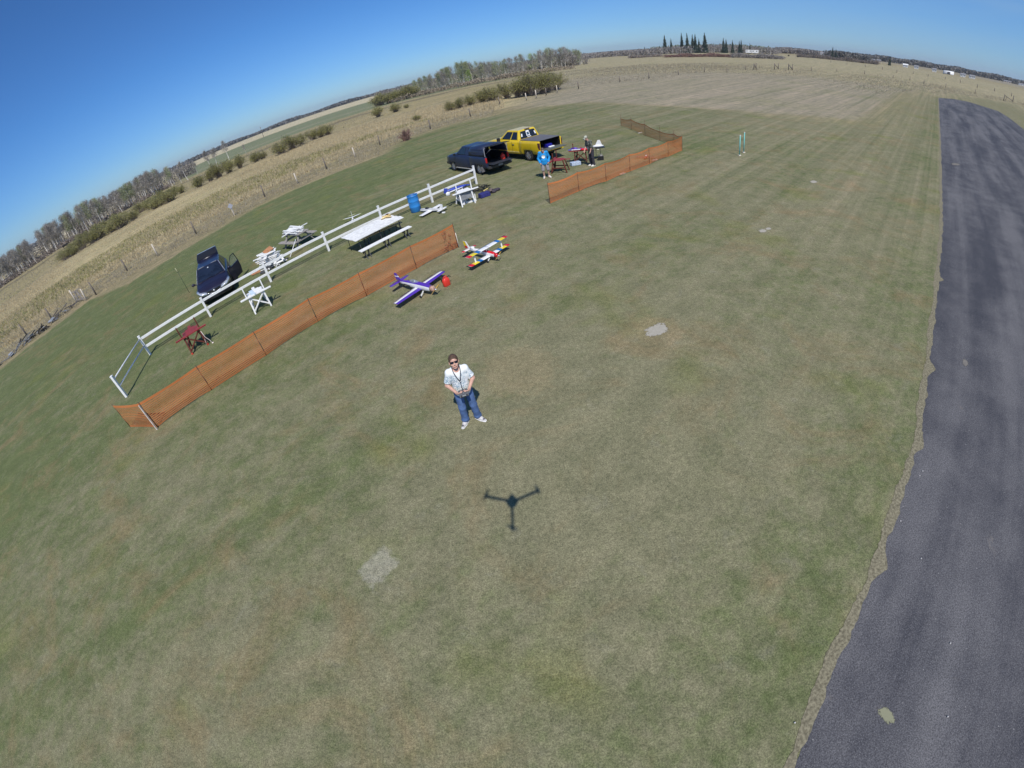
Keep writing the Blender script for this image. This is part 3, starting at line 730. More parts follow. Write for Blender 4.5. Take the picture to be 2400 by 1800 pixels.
# weathered picnic table with a heap of white boards
greyw = mat('grey_picnic_wood', (.30, .28, .26), 0.85, 0.2, 10, bump=0.2)
def picnic(loc, rz, lab):
    t = thing('picnic_table', lab, 'picnic table', loc, rz); m = MB()
    for k in range(5): m.box((0, (k-2)*.15, .73), (1.75, .14, .035))
    m.build('tabletop', greyw, t, bevel=.003)
    for s in (-1, 1):
        m = MB()
        for k in range(2): m.box((0, s*(.60+k*.15), .42), (1.75, .14, .035))
        m.build('bench_seat', greyw, t, bevel=.003)
    for s in (-1, 1):
        m = MB(); m.beam((s*.62, -.62, 0), (s*.62, -.20, .70), .05, .11, (1, 0, 0)); m.beam((s*.62, .62, 0), (s*.62, .20, .70), .05, .11, (1, 0, 0))
        m.beam((s*.68, -.72, .38), (s*.68, .72, .38), .045, .10); m.build('leg_frame', greyw, t, bevel=.003)
    return t
dT = math.atan2(fd.y, fd.x)
picnic((-9.75, 23.35, 0), R(-39), 'weathered grey picnic table loaded with white boards beyond the rail fence')
def pile(name, lab, loc, rz, n, L, Wd, z0, sd_, hstep=.035, mm=None, extra=None):
    rr = random.Random(sd_); t = thing(name, lab, 'board pile', loc, rz)
    mm = mm or whitep
    k = 0; z = z0; lay = 0
    while k < n:
        cnt = rr.randint(3, 5)
        for j in range(cnt):
            l = L*rr.uniform(.6, 1.0); y = lerp(-Wd/2, Wd/2, (j+.5)/cnt)+rr.uniform(-.03, .03)
            MB().box((0, 0, 0), (l, .105, .028)).build('board', mm, t, bevel=.002, loc=(rr.uniform(-.12, .12), y, z+rr.uniform(0, .012))).rotation_euler = (rr.uniform(-.08, .08), rr.uniform(-.05, .05), rr.uniform(-.13, .13)+(math.pi/2 if (lay % 4 == 3) else 0))
            k += 1
        z += hstep; lay += 1
    return t
pile('board_pile', 'stack of white fence boards heaped on the grey picnic table', (-9.8, 23.35, 0), R(-37), 22, 1.5, .75, .77, 4)
pb = pile('board_pile', 'jumbled heap of broken white boards with a brown scrap on top', (-10.75, 21.15, 0), R(15), 34, 1.35, .95, .04, 9, .085)
MB().box((.12, .08, .80), (.50, .42, .03), (.25, -.2, .5)).build('brown_panel', mat('brown_board', (.40, .19, .09), 0.8, 0.2, 6), pb)
rr = random.Random(12); 
for k in range(9):
    o = MB().box((0, 0, 0), (rr.uniform(.35, .9), .10, .035)).build('board', whitep, pb, bevel=.002, loc=(rr.uniform(-.6, .75), rr.uniform(-.5, .5), rr.uniform(.1, .78)))
    o.rotation_euler = (rr.uniform(-.5, .5), rr.uniform(-.7, .7), rr.uniform(0, 3.1))
a, b = G(680, 602), G(693, 561, .75)
o = MB().beam(a, b, .09, .03).build('leaning_board', whitep, bevel=.003); tag(o, 'single white board leaning against the grey picnic table', 'board')
q = G(600, 641); o = MB().box((q.x, q.y, .06), (.5, .3, .03), (.2, .1, .6)).build('brown_board', mat('brown_board', (.40, .19, .09))); tag(o, 'rust brown board lying behind the rail fence post near the white stand', 'board')
q = G(640, 628); t = thing('scrap_boards', 'short white offcuts and dark scraps under the board heap', 'scrap heap', q, R(40)); m = MB(); m2 = MB()
for k in range(8): MB().box((rr.uniform(-.5, .8), rr.uniform(-.15, .15), .04+.02*(k % 3)), (.22, .06, .03), (0, 0, rr.uniform(0, 3))).build('offcut', whitep, t)
for k in range(7): MB().box((rr.uniform(-.6, .8), rr.uniform(-.15, .25), .05), (.3, .1, .08), (0, 0, rr.uniform(0, 3))).build('dark_scrap', darkpipe, t)

# tall thin mast by the hatchback
q = G(444, 686); ms = thing('flag_mast', 'thin pale windsock mast standing left of the dark hatchback', 'mast', q)
MB().tube([(0, 0, 0), (-.02, 0, 1.35)], .013, 6).build('lower_pole', mat('dark_green_pole', (.05, .07, .04)), ms)
topz = None
for z_ in np.linspace(1.3, 3.2, 60):
    if topz is None and (ray(430, 617).z): pass
d = ray(430, 617); Dh = Vector((q.x, q.y)).length; ztop = CAMH + d.z/math.hypot(d.x, d.y)*Dh
MB().tube([(-.02, 0, 1.3), (-.06, .0, ztop)], .012, 6).build('upper_pole', mat('pale_yellow_pole', (.62, .58, .36), 0.5), ms)
MB().tube([(-.10, 0, 1.33), (.12, 0, 1.36)], .01, 5).build('bracket', blackplas, ms)
# teal gate poles
tealm = mat('teal_paint', (.16, .50, .47), 0.5, 0.12, 6)
for i, (b_, t_) in enumerate((((1733, 365), (1737, 318)), ((1743, 358), (1747, 311)))):
    q = G(*b_); Dh = Vector((q.x, q.y)).length; d = ray(*t_); h = CAMH + d.z/math.hypot(d.x, d.y)*Dh
    o = thing('gate_pole', ('left' if i == 0 else 'right') + ' one of two thin teal poles standing in the mown field', 'pole', q, 0, 'teal flying gate poles')
    MB().tube([(0, 0, 0), (0, 0, h)], .032, 10).build('shaft', tealm, o); MB().tube([(0, 0, h), (0, 0, h+.03)], .036, 10).build('end_cap', whitep, o)
    MB().box((0, 0, .03), (.16, .12, .05)).build('base', mat('pale_lath', (.66, .58, .5)), o)

# gear around the far white stand
q = G(1140, 458)
def softbox(name, lab, cat, c, size, rz, mm, taper=.92, bev=.04):
    o = MB().box((0, 0, size[2]/2), size, taper=taper).build(name, mm, bevel=bev, seg=3); o.location = c; o.rotation_euler = (0, 0, rz); return tag(o, lab, cat)
navy = mat('navy_cloth', (.022, .025, .14), 0.8, 0.3, 10, bump=0.3)
softbox('duffel_bag', 'navy blue duffel bag on the grass right of the gear covered stand', 'bag', G(1136, 461), (.62, .34, .24), R(25), navy)
bk = thing('gear_bundle', 'dark bundle of cloth and tools beyond the navy duffel bag', 'gear', G(1152, 452), R(20)); rr = random.Random(3)
m = MB(); m2 = MB(); m3 = MB()
for k in range(9): m.ell((rr.uniform(-.45, .4), rr.uniform(-.15, .25), .08), (.17, .12, .09), 8, 6)
for k in range(4): MB().box((rr.uniform(-.3, .4), rr.uniform(-.2, .2), .2), (.12, .08, .06), (0, .2, rr.uniform(0, 3))).build('tool', mat('dull_brown_tool', (.22, .17, .15), 0.6), bk)
m3.beam((-.4, .1, .2), (-.1, .15, .26), .07, .03)
m.build('cloth', mat('dark_purple_cloth', (.055, .045, .06), 0.9, 0.4, 9, bump=0.3), bk); m3.build('yellow_handle', mat('yellow_grip', (.62, .50, .16)), bk)
m = MB()
for k in range(40):
    a = Vector((rr.uniform(-.5, .5), rr.uniform(-.4, .4), rr.uniform(.02, .2))); m.tube([a, a+Vector((rr.uniform(-.3, .3), rr.uniform(-.3, .3), rr.uniform(-.05, .12))), a+Vector((rr.uniform(-.4, .4), rr.uniform(-.3, .3), 0))], .012, 4, cap=False)
nb_ = m.build('net_bundle', blackplas, loc=G(1124, 447)); nb_.rotation_euler = (0, 0, R(20)); tag(nb_, 'heap of black netting behind the far end of the white stand', 'net bundle')
# u-shaped white frame
a, b = G(1092, 477), G(1117, 471); c = (a+b)/2; an = math.atan2((b-a).y, (b-a).x); L = (b-a).length
uf = thing('wooden_cradle', 'white u shaped wooden frame on the grass before the gear stand', 'frame', (c.x, c.y, 0), an)
MB().box((0, 0, .05), (L, .09, .10)).build('base', whitep, uf, bevel=.005)
for s in (-1, 1): MB().box((s*(L/2-.03), .0, .26), (.05, .06, .32)).build('upright', whitep, uf, bevel=.005)
j = thing('jug', 'white plastic jug on the grass under the gear stand', 'jug', G(1087, 480)); MB().lathe([(0, 0), (.085, 0), (.09, .03), (.09, .18), (.05, .25), (.028, .27), (.028, .30), (0, .30)], 16).build('body', mat('translucent_white', (.75, .76, .82), 0.4), j)
MB().tube([(.05, 0, .24), (.09, 0, .23), (.09, 0, .14)], .012, 6).build('handle', mat('translucent_white', (.75, .76, .82)), j)
gc = (G(1074, 470)+G(1104, 462))/2
tp = softbox('grey_case', 'flat grey flight case under the gear stand', 'case', G(1086, 470)+Vector((.1, .35, 0)), (.85, .45, .42), R(18), mat('grey_case', (.24, .25, .27), 0.6, 0.1, 5), .98, .02)
# blue model kit on the white stand
sx = st_w2.location
bl = mat('blue_film', (.04, .07, .36), 0.35, 0.25, 9); 
mk = thing('disassembled_model', 'blue and white model aircraft parts spread over the white stand', 'model aircraft', (sx.x-.35, sx.y+.45, .77), st_w2.rotation_euler.z)
m = MB().ell((0, .12, .08), (.62, .10, .09), 14, 8); m.build('fuselage', bl, mk)
MB().box((.18, .26, .03), (1.2, .26, .025), (0, .03, .12)).build('wing', bl, mk, bevel=.008)
MB().box((-.15, -.02, .05), (.9, .11, .02), (0, -.04, .18)).build('white_panel', whitep, mk, bevel=.006)
MB().box((-.62, .10, .12), (.20, .02, .26), (0, .3, 0)).build('fin', bl, mk, bevel=.006)
MB().ell((-.62, -.16, .0), (.12, .05, .11), 10, 8).build('cowl', whitep, mk)
m = MB(); 
for k in range(5): MB().box((rr.uniform(-.2, .5), rr.uniform(-.1, .05), .03), (.10, .06, .05), (0, 0, rr.uniform(0, 3))).build('hardware', blackplas, mk)
mk2 = thing('disassembled_model', 'white and pale blue model wing panels on the white stand by the hatchback', 'model aircraft', (st_w.location.x, st_w.location.y, .755), st_w.rotation_euler.z)
MB().box((-.12, .30, .02), (.17, .62, .03), (0, 0, .08)).build('wing_panel', mat('pale_blue_film', (.55, .66, .74), 0.4, .12, 9), mk2, bevel=.006)
MB().box((.17, .28, .02), (.30, .38, .03), (0, 0, -.05)).build('side_panel', whitep, mk2, bevel=.006)
MB().box((-.02, -.03, .03), (.05, .2, .04)).build('clip', mat('pale_blue_film', (.55, .66, .74)), mk2)
# toolbox etc by red tables
softbox('storage_tub', 'translucent pale blue storage tub on the grass before the red tables', 'tub', G(1349, 387), (.62, .36, .22), R(10), mat('pale_tub', (.42, .50, .62), 0.4, 0.25, 12), .95, .03)
fb = thing('field_box', 'small black field box on the grass right of the man in a cap', 'field box', G(1408, 375), R(-10))
MB().box((0, 0, .13), (.36, .24, .26)).build('case', blackplas, fb, bevel=.015); MB().tube([(-.14, 0, .26), (-.12, 0, .36), (.12, 0, .36), (.14, 0, .26)], .012, 6).build('handle', pipem, fb); MB().box((.05, 0, .275), (.14, .12, .03)).build('lid_tray', mat('warm_grey', (.4, .37, .35)), fb, bevel=.005)
# ------------------------------------------------------------------ vehicles
tyrem = mat('tyre_rubber', (.028, .028, .03), 0.85, 0.2, 20)
rimm = mat('alloy_rim', (.45, .45, .46), 0.35, 0.1, 6, metal=0.7)
glassd = mat('dark_glass', (.012, .014, .018), 0.06, 0.1, 2, spec=0.8)
underm = mat('underbody_black', (.012, .012, .013), 0.9)
chromem = mat('chrome_trim', (.7, .7, .72), 0.18, 0.05, 5, metal=1.0)
redlamp = mat('red_lens', (.45, .02, .02), 0.2, 0.1, 8)
def paint(name, rgb, rough=0.28, dirt=None, amt=.3): return mat(name, rgb, rough, 0.05, 2.0, coat=0.6, dirt=dirt, dirtamt=amt)
def wheel(parent, x, y, r, wdt, side):
    prof = [(r*.62, -wdt/2), (r*.93, -wdt/2), (r, -wdt*.32), (r, wdt*.32), (r*.93, wdt/2), (r*.62, wdt/2), (r*.60, 0), (r*.62, -wdt/2)]
    o = MB().lathe(prof, 26, axis='Y').build('wheel', tyrem, parent, loc=(x, y, r))
    m = MB().lathe([(r*.62, -wdt*.40), (r*.62, wdt*.40)], 22, axis='Y')
    f = side*wdt*.34
    m.lathe([(r*.60, f*1.1), (r*.52, f*1.1), (r*.50, f*.6), (r*.2, f*.7), (r*.17, f*1.15), (0, f*1.2)], 22, axis='Y')
    for k in range(5):
        a = 2*math.pi*k/5+.3
        m.beam((math.cos(a)*r*.12, f*1.08, math.sin(a)*r*.12), (math.cos(a)*r*.55, f*1.08, math.sin(a)*r*.55), r*.17, wdt*.10, (0, 1, 0))
    m.build('rim', rimm, o); return o
def body_ring(x, st):
    hw, zl, zm, zb, zt, fy, fz = st
    half = [(hw-.05, zl), (hw, zl+.07), (hw+.012, zm), (hw-.005, zb), (hw-.05, zt-.025), (hw-.10, zt), (fy, fz)]
    return [(x, y, z) for y, z in half] + [(x, -y, z) for y, z in reversed(half)]
def body(keys, arches, ra, zax, step=.07):
    """keys: [(x,(hw,zl,zm,zb,zt,fy,fz))]"""
    xs = set(k[0] for k in keys)
    for a in arches:
        for t in np.linspace(-1, 1, 15): xs.add(round(a+ra*t, 4))
    xs = sorted(xs); rings = []; K = sorted(keys)
    for x in xs:
        i = 0
        while i < len(K)-2 and K[i+1][0] < x: i += 1
        a, b = K[i], K[i+1]; t = min(1, max(0, (x-a[0])/max(1e-6, b[0]-a[0]))); st = [lerp(p, q_, t) for p, q_ in zip(a[1], b[1])]
        for ar in arches:
            if abs(x-ar) < ra: st[1] = max(st[1], min(st[2]-.12, zax+math.sqrt(max(0, ra*ra-(x-ar)**2))))
        rings.append(body_ring(x, st))
    return rings
def frustum(m, b, t, zb, zt, mi=0):
    """b=(x0,x1,y) t=(x0,x1,y)"""
    P = [(b[0], -b[2], zb), (b[1], -b[2], zb), (b[1], b[2], zb), (b[0], b[2], zb), (t[0], -t[2], zt), (t[1], -t[2], zt), (t[1], t[2], zt), (t[0], t[2], zt)]
    m.add(P, [(3, 2, 1, 0), (4, 5, 6, 7), (0, 1, 5, 4), (1, 2, 6, 5), (2, 3, 7, 6), (3, 0, 4, 7)], mi); return P
def facequad(P, ids, u0, u1, v0, v1, off=.008):
    a, b, c, d = (Vector(P[i]) for i in ids)          # a-b bottom edge, d-c top edge
    n = (b-a).cross(d-a).normalized()*off
    f = lambda u, v: a.lerp(b, u).lerp(d.lerp(c, u), v) + n
    return [f(u0, v0), f(u1, v0), f(u1, v1), f(u0, v1)]
def panel(parent, name, q, mm, th=.006):
    q = [Vector(x) for x in q]; n = (q[1]-q[0]).cross(q[3]-q[0]).normalized()*th
    P = q + [p-n*2 for p in q]
    return MB().add(P, [(0, 1, 2, 3), (7, 6, 5, 4), (0, 4, 5, 1), (1, 5, 6, 2), (2, 6, 7, 3), (3, 7, 4, 0)]).build(name, mm, parent)

# ---- yellow crew cab pickup (length along +x)
yel = paint('yellow_paint', (.66, .47, .015), .3, (.30, .25, .14), .25)
yt = thing('pickup_truck', 'bright yellow crew cab pickup with its tailgate folded down', 'pickup truck', (4.15, 31.8, 0), R(120))
wb2 = 1.86; ra = .50; zax = .42
K = [(2.95, (.78, .55, .7, .85, 1.0, .4, 1.0)), (2.80, (.92, .42, .75, .98, 1.16, .45, 1.18)), (2.2, (1.0, .40, .8, 1.08, 1.25, .5, 1.29)), (1.25, (1.0, .40, .8, 1.12, 1.33, .5, 1.37)),
     (1.15, (1.0, .40, .8, 1.15, 1.34, .5, 1.36)), (-.95, (1.0, .40, .8, 1.15, 1.34, .5, 1.36)), (-.99, (.97, .42, .8, 1.15, 1.34, .5, 1.36)), (-1.00, (.97, .42, .8, 1.15, 1.34, .86, .75)),
     (-1.06, (1.01, .42, .8, 1.15, 1.34, .87, .75)), (-2.95, (1.0, .48, .8, 1.12, 1.35, .87, .75)), (-3.05, (.985, .5, .8, 1.12, 1.34, .87, .75))]
MB().loft(body(K, (wb2, -wb2), ra, zax)).build('body', yel, yt)
m = MB(); P = frustum(m, (-.97, 1.28, .93), (-.80, .42, .70), 1.32, 1.96); m.build('cab', yel, yt, bevel=.07, seg=3)
panel(yt, 'windshield', facequad(P, (1, 2, 6, 5), .08, .92, .1, .88, .014), glassd)
panel(yt, 'rear_window', facequad(P, (3, 0, 4, 7), .10, .90, .10, .84, .014), glassd)
for ids, nm in (((2, 3, 7, 6), 'L'), ((0, 1, 5, 4), 'R')):
    u = (lambda a_, b_: (a_, b_)) if nm == 'R' else (lambda a_, b_: (1-b_, 1-a_))
    panel(yt, 'door_window', facequad(P, ids, *u(.08, .38), .10, .84, .012), glassd)
    panel(yt, 'door_window', facequad(P, ids, *u(.44, .86), .10, .84, .012), glassd)
rw = facequad(P, (3, 0, 4, 7), .40, .57, .28, .82, .028)
panel(yt, 'window_decal', rw, mat('white_decal', (.85, .85, .85), 0.5, .04), .002)
a, b, c_, d = (Vector(v) for v in facequad(P, (3, 0, 4, 7), .43, .54, .36, .66, .034))
panel(yt, 'decal_emblem', [a, b, c_, d], mat('dark_emblem', (.05, .10, .14), 0.5, .3, 40), .002)
panel(yt, 'window_lettering', facequad(P, (3, 0, 4, 7), .42, .60, .14, .20, .028), mat('white_decal', (.85, .85, .85)), .002)
for u0, u1 in ((.13, .19), (.82, .88)): panel(yt, 'window_sticker', facequad(P, (3, 0, 4, 7), u0, u1, .3, .6, .028), mat('white_decal', (.85, .85, .85)), .002)
MB().box((-.86, 0, 1.975), (.07, .42, .04)).build('brake_light', mat('dark_red_lens', (.12, .01, .01), .3), yt, bevel=.01)
m = MB().box((-2.0, 0, 1.362), (1.95, 1.80, .02)); m.build('bed_cover', mat('grey_vinyl', (.115, .115, .13), .7, .1, 3), yt, bevel=.01)
m = MB().box((-2.0, 0, .765), (2.0, 1.70, .02)); m.box((-2.0, .872, 1.05), (2.0, .02, .55)); m.box((-2.0, -.872, 1.05), (2.0, .02, .55)); m.box((-1.03, 0, 1.05), (.02, 1.7, .55)); m.build('bed_liner', blackplas, yt)
m = MB().box((-3.36, 0, .79), (.60, 1.62, .06)); m.build('tailgate', mat('tailgate_liner', (.10, .11, .10), .6, .2, 8), yt, bevel=.015)
MB().box((-3.36, 0, .752), (.58, 1.60, .016)).build('tailgate_skin', yel, yt)
for s in (-1, 1):
    MB().box((-2.98, s*.955, 1.02), (.16, .10, .44)).build('tail_light', mat('dark_tail_lens', (.10, .035, .035), .25), yt, bevel=.02)
    MB().box((-3.0, s*.86, .56), (.22, .30, .09)).build('bumper_end', yel, yt, bevel=.02)
    MB().box((2.86, s*.72, .93), (.12, .30, .22)).build('headlight', mat('clear_lens', (.6, .62, .65), .15), yt, bevel=.03)
    for x in (1.05, .05): MB().box((x-.45, s*1.012, 1.05), (.17, .03, .06)).build('door_handle', mat('dark_emblem', (.05, .10, .14)), yt, bevel=.008)
    m = MB().box((1.02, s*1.14, 1.38), (.12, .24, .24)); m.box((1.05, s*1.02, 1.32), (.08, .10, .05)); m.build('mirror', blackplas, yt, bevel=.03)
    m = MB().beam((.98, s*1.022, .56), (-.93, s*1.022, .56), .016, .06); m.build('side_moulding', mat('cream_trim', (.72, .60, .22), .4), yt)
    [MB().box((x_, s*1.013, .88), (.012, .006, .75)).build('door_gap', underm, yt) for x_ in (-.27, -.975, 1.02)]
    for x in (wb2, -wb2): wheel(yt, x, s*.86, .41, .27, s)
m = MB().box((-3.06, 0, .56), (.20, 1.5, .14)); m.build('rear_bumper', mat('dark_bumper', (.05, .05, .052), .4, metal=.2), yt, bevel=.03)
MB().box((2.95, 0, .58), (.22, 1.85, .2)).build('front_bumper', chromem, yt, bevel=.05)
MB().box((2.93, 0, .92), (.10, .9, .28)).build('grille', blackplas, yt, bevel=.02)
m = MB().box((0, 0, .50), (5.2, 1.35, .22)); m.build('chassis', underm, yt)
m = MB().box((.2, .80, .38), (.5, .08, .05)); m.build('exhaust', pipem, yt)
q = Vector((-3.15, .05, .82)); tw = MB().box((0, 0, .035), (.16, .42, .07)).build('white_packet', mat('white_plastic', (.85, .85, .83)), bevel=.02)
tw.matrix_world = Matrix.Translation(yt.location) @ Matrix.Rotation(R(120), 4, 'Z') @ Matrix.Translation(q); tag(tw, 'white packet lying on the open tailgate of the yellow pickup', 'packet')
bb = MB().box((0, 0, .11), (.36, .46, .22)).build('blue_box', mat('deep_blue_plastic', (.02, .02, .28), .4), bevel=.02)
bb.matrix_world = Matrix.Translation(yt.location) @ Matrix.Rotation(R(120), 4, 'Z') @ Matrix.Translation((-2.7, -.05, .776)); tag(bb, 'deep blue box inside the open bed of the yellow pickup', 'box')

# ---- dark blue pickup with canopy
dkb = mat('dark_blue_paint', (.016, .024, .058), .42, .05, 2, coat=.25, dirt=(.07, .075, .085), dirtamt=.3)
bt = thing('pickup_truck', 'dark blue pickup with a matching canopy and its rear hatch raised', 'pickup truck', (.83, 30.34, 0), R(119.3)); bt.scale = (1, 1, 1.05)
wbh = 1.62; ra = .44; zax = .37
K = [(2.60, (.66, .5, .62, .72, .82, .3, .82)), (2.45, (.80, .38, .66, .86, .97, .4, .99)), (2.0, (.88, .36, .7, .94, 1.05, .42, 1.08)), (1.15, (.90, .34, .7, 1.0, 1.12, .45, 1.15)),
     (1.05, (.90, .34, .7, 1.0, 1.13, .45, 1.14)), (-.55, (.90, .34, .7, 1.0, 1.13, .45, 1.14)), (-.585, (.87, .36, .7, 1.0, 1.13, .45, 1.14)), (-.60, (.87, .36, .7, 1.0, 1.13, .78, .64)),
     (-.64, (.90, .36, .7, 1.0, 1.13, .78, .64)), (-2.45, (.89, .42, .7, 1.0, 1.13, .78, .64)), (-2.52, (.87, .44, .7, 1.0, 1.12, .78, .64))]
MB().loft(body(K, (wbh, -wbh), ra, zax)).build('body', dkb, bt)
m = MB(); P = frustum(m, (-.56, 1.18, .83), (-.50, .38, .66), 1.11, 1.64); m.build('cab', dkb, bt, bevel=.06, seg=3)
panel(bt, 'windshield', facequad(P, (1, 2, 6, 5), .08, .92, .1, .88, .012), glassd)
for ids, nm in (((2, 3, 7, 6), 'L'), ((0, 1, 5, 4), 'R')):
    u = (lambda a_, b_: (a_, b_)) if nm == 'R' else (lambda a_, b_: (1-b_, 1-a_))
    panel(bt, 'door_window', facequad(P, ids, *u(.30, .84), .10, .86, .012), glassd)
# canopy: hollow shell, open at the rear
def shell(x, w0, w1, z0, z1, th):
    o_ = [(x, w0, z0), (x, w0-.01, lerp(z0, z1, .5)), (x, w1+.03, z1-.12), (x, w1-.06, z1-.02), (x, w1*.4, z1+.03)]
    i_ = [(x, y-th if y > .4 else y, z-(th if z > z1-.1 else 0)) for _, y, z in o_]
    full = o_ + [(x, -y, z) for _, y, z in reversed(o_)]
    inn = i_ + [(x, -y, z) for _, y, z in reversed(i_)]
    return full + inn[::-1]
rings = [shell(-.62, .85, .74, 1.13, 1.60, .03), shell(-.70, .855, .75, 1.13, 1.66, .03), shell(-1.5, .855, .76, 1.13, 1.69, .03), shell(-2.48, .85, .75, 1.13, 1.68, .03)]
MB().loft(rings).build('canopy', dkb, bt)
MB().box((-.60, 0, 1.37), (.03, 1.50, .46)).build('canopy_front', blackplas, bt)
for s in (-1, 1):
    q = [(-.95, s*.862, 1.22), (-2.2, s*.862, 1.22), (-2.2, s*.815, 1.54), (-.95, s*.815, 1.54)]
    if s < 0: q = [q[1], q[0], q[3], q[2]]
    panel(bt, 'side_window', q, mat('blue_dark_glass', (.014, .020, .055), .3, .1, 2))
    MB().box((-2.49, s*.845, 1.38), (.03, .03, .48)).build('canopy_edge', mat('grey_trim', (.33, .33, .36), .5), bt)
    MB().box((-2.50, s*.825, .90), (.08, .11, .30)).build('tail_light', redlamp, bt, bevel=.015)
    MB().box((2.40, s*.66, .80), (.14, .28, .15)).build('headlight', mat('clear_lens', (.6, .62, .65)), bt, bevel=.03)
    MB().beam((1.15, s*.93, .30), (-1.0, s*.93, .30), .09, .05).build('side_step', mat('dull_alloy', (.42, .41, .38), .4, metal=.3), bt, bevel=.01)
    MB().beam((-2.08, s*.90, .52), (-2.10, s*.90, .20), .02, .26, (0, 1, 0)).build('mud_flap', mat('grey_flap', (.12, .12, .13)), bt)
    m = MB().box((1.0, s*.99, 1.16), (.10, .18, .14)); m.build('mirror', blackplas, bt, bevel=.02)
    for x in (wbh, -wbh): wheel(bt, x, s*.77, .36, .24, s)
# raised hatch glass
m = MB(); hx, hz = -2.48, 1.69; tx, tz = -3.22, 1.78
for s in (-1, 1): m.beam((hx, s*.72, hz), (tx, s*.60, tz), .05, .03)
m.beam((hx, -.72, hz), (hx, .72, hz), .05, .03); m.beam((tx, -.62, tz), (tx, .62, tz), .05, .03); m.build('hatch_frame', blackplas, bt)
q = [Vector((hx, .70, hz-.003)), Vector((tx, .60, tz-.003)), Vector((tx, -.60, tz-.003)), Vector((hx, -.70, hz-.003))]
panel(bt, 'hatch_glass', q, clearmat('tinted_pane', (.03, .035, .04), .82))
for s in (-1, 1): MB().tube([(-2.5, s*.74, 1.30), (-2.95, s*.66, 1.57)], .010, 6).build('gas_strut', pipem, bt)
MB().box((-2.80, 0, .665), (.50, 1.50, .05)).build('tailgate', mat('dark_gate', (.03, .034, .045), .5), bt, bevel=.012)
MB().box((-2.66, 0, .47), (.22, 1.76, .16)).build('rear_bumper', mat('dark_bumper', (.05, .05, .052)), bt, bevel=.03)
MB().box((-2.775, 0, .50), (.01, .34, .10)).build('licence_plate', mat('dull_plate', (.32, .33, .35), .4), bt)
MB().box((2.55, 0, .50), (.2, 1.6, .18)).build('front_bumper', blackplas, bt, bevel=.05)
MB().box((0, 0, .42), (4.7, 1.15, .2)).build('chassis', underm, bt)
m = MB().box((-1.5, 0, .66), (1.85, 1.52, .015)); m.box((-1.5, .765, .88), (1.85, .015, .45)); m.box((-1.5, -.765, .88), (1.85, .015, .45)); m.build('bed_liner', blackplas, bt)
Mt = Matrix.Translation(bt.location) @ Matrix.Rotation(R(119.3), 4, 'Z')
jug = thing('red_jug', 'round red jug standing in the open back of the dark blue pickup', 'jug'); jug.matrix_world = Mt @ Matrix.Translation((-2.40, -.50, .69))
MB().lathe([(0, 0), (.12, .0), (.15, .05), (.155, .20), (.13, .29), (.06, .33), (.045, .36), (0, .36)], 18).build('body', mat('bright_red_plastic', (.85, .05, .03), .35), jug); MB().tube([(0, -.05, .35), (0, -.05, .40), (0, .05, .40), (0, .05, .35)], .012, 6).build('handle', mat('bright_red_plastic', (.85, .05, .03)), jug)

# ---- dark hatchback facing the field
nvy = mat('midnight_paint', (.012, .011, .030), .38, .05, 2, coat=.25)
hb = thing('hatchback', 'midnight blue hatchback with raised liftgate and an open front door', 'car', (-13.62, 20.2, 0), R(-63.4))
wbh = 1.27; ra = .37; zax = .31
K = [(2.10, (.45, .40, .45, .52, .60, .2, .60)), (2.02, (.66, .26, .45, .60, .68, .3, .69)), (1.85, (.80, .22, .5, .68, .78, .35, .80)), (1.5, (.87, .2, .5, .76, .86, .4, .90)), (.98, (.88, .2, .5, .82, .93, .4, .98)),
     (.8, (.88, .2, .5, .84, .95, .4, .97)), (-1.3, (.88, .2, .5, .86, .97, .4, .98)), (-1.85, (.85, .24, .5, .86, .97, .4, .98)), (-2.0, (.78, .34, .5, .84, .92, .4, .92))]
MB().loft(body(K, (wbh, -wbh), ra, zax)).build('body', nvy, hb)
m = MB(); P = frustum(m, (-1.82, 1.02, .80), (-1.35, .15, .60), .95, 1.46); m.build('roof', nvy, hb, bevel=.06, seg=3)
panel(hb, 'windshield', facequad(P, (1, 2, 6, 5), .06, .94, .08, .94, .012), mat('windshield_glass', (.012, .018, .035), .12, .3, 2, spec=.6))
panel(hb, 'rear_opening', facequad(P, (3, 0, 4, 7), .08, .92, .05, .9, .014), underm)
for ids, nm in (((2, 3, 7, 6), 'L'), ((0, 1, 5, 4), 'R')):
    u = (lambda a_, b_: (a_, b_)) if nm == 'R' else (lambda a_, b_: (1-b_, 1-a_))
    panel(hb, 'door_window', facequad(P, ids, *u(.20, .50), .10, .86, .012), glassd); panel(hb, 'door_window', facequad(P, ids, *u(.53, .80), .10, .86, .012), glassd)
for s in (-1, 1):
    m = MB(); m.loft([[(2.13, s*.38, .56), (2.13, s*.38, .64), (2.03, s*.40, .715)], [(2.03, s*.70, .58), (2.02, s*.70, .69), (1.91, s*.68, .76)], [(1.74, s*.895, .66), (1.68, s*.895, .77), (1.55, s*.85, .84)]]); m.build('headlight', mat('bright_lens', (.72, .74, .78), .12, .25, 30, metal=.5), hb)
    for x in (wbh, -wbh): wheel(hb, x, s*.77, .31, .21, s)
    MB().ell((.80, s*1.0, 1.0), (.07, .10, .07), 10, 8).beam((.82, s*.84, .95), (.80, s*.98, .98), .05, .04).build('mirror', nvy, hb)
    MB().beam((.99, s*.78, .985), (.20, s*.60, 1.45), .02, .02).build('pillar_trim', mat('silver_line', (.55, .57, .62), .3, metal=.6), hb)
    MB().beam((.15, s*.20, 1.475), (.15, s*.52, 1.468), .012, .02).build('roof_highlight_strip', mat('silver_line', (.55, .57, .62)), hb)
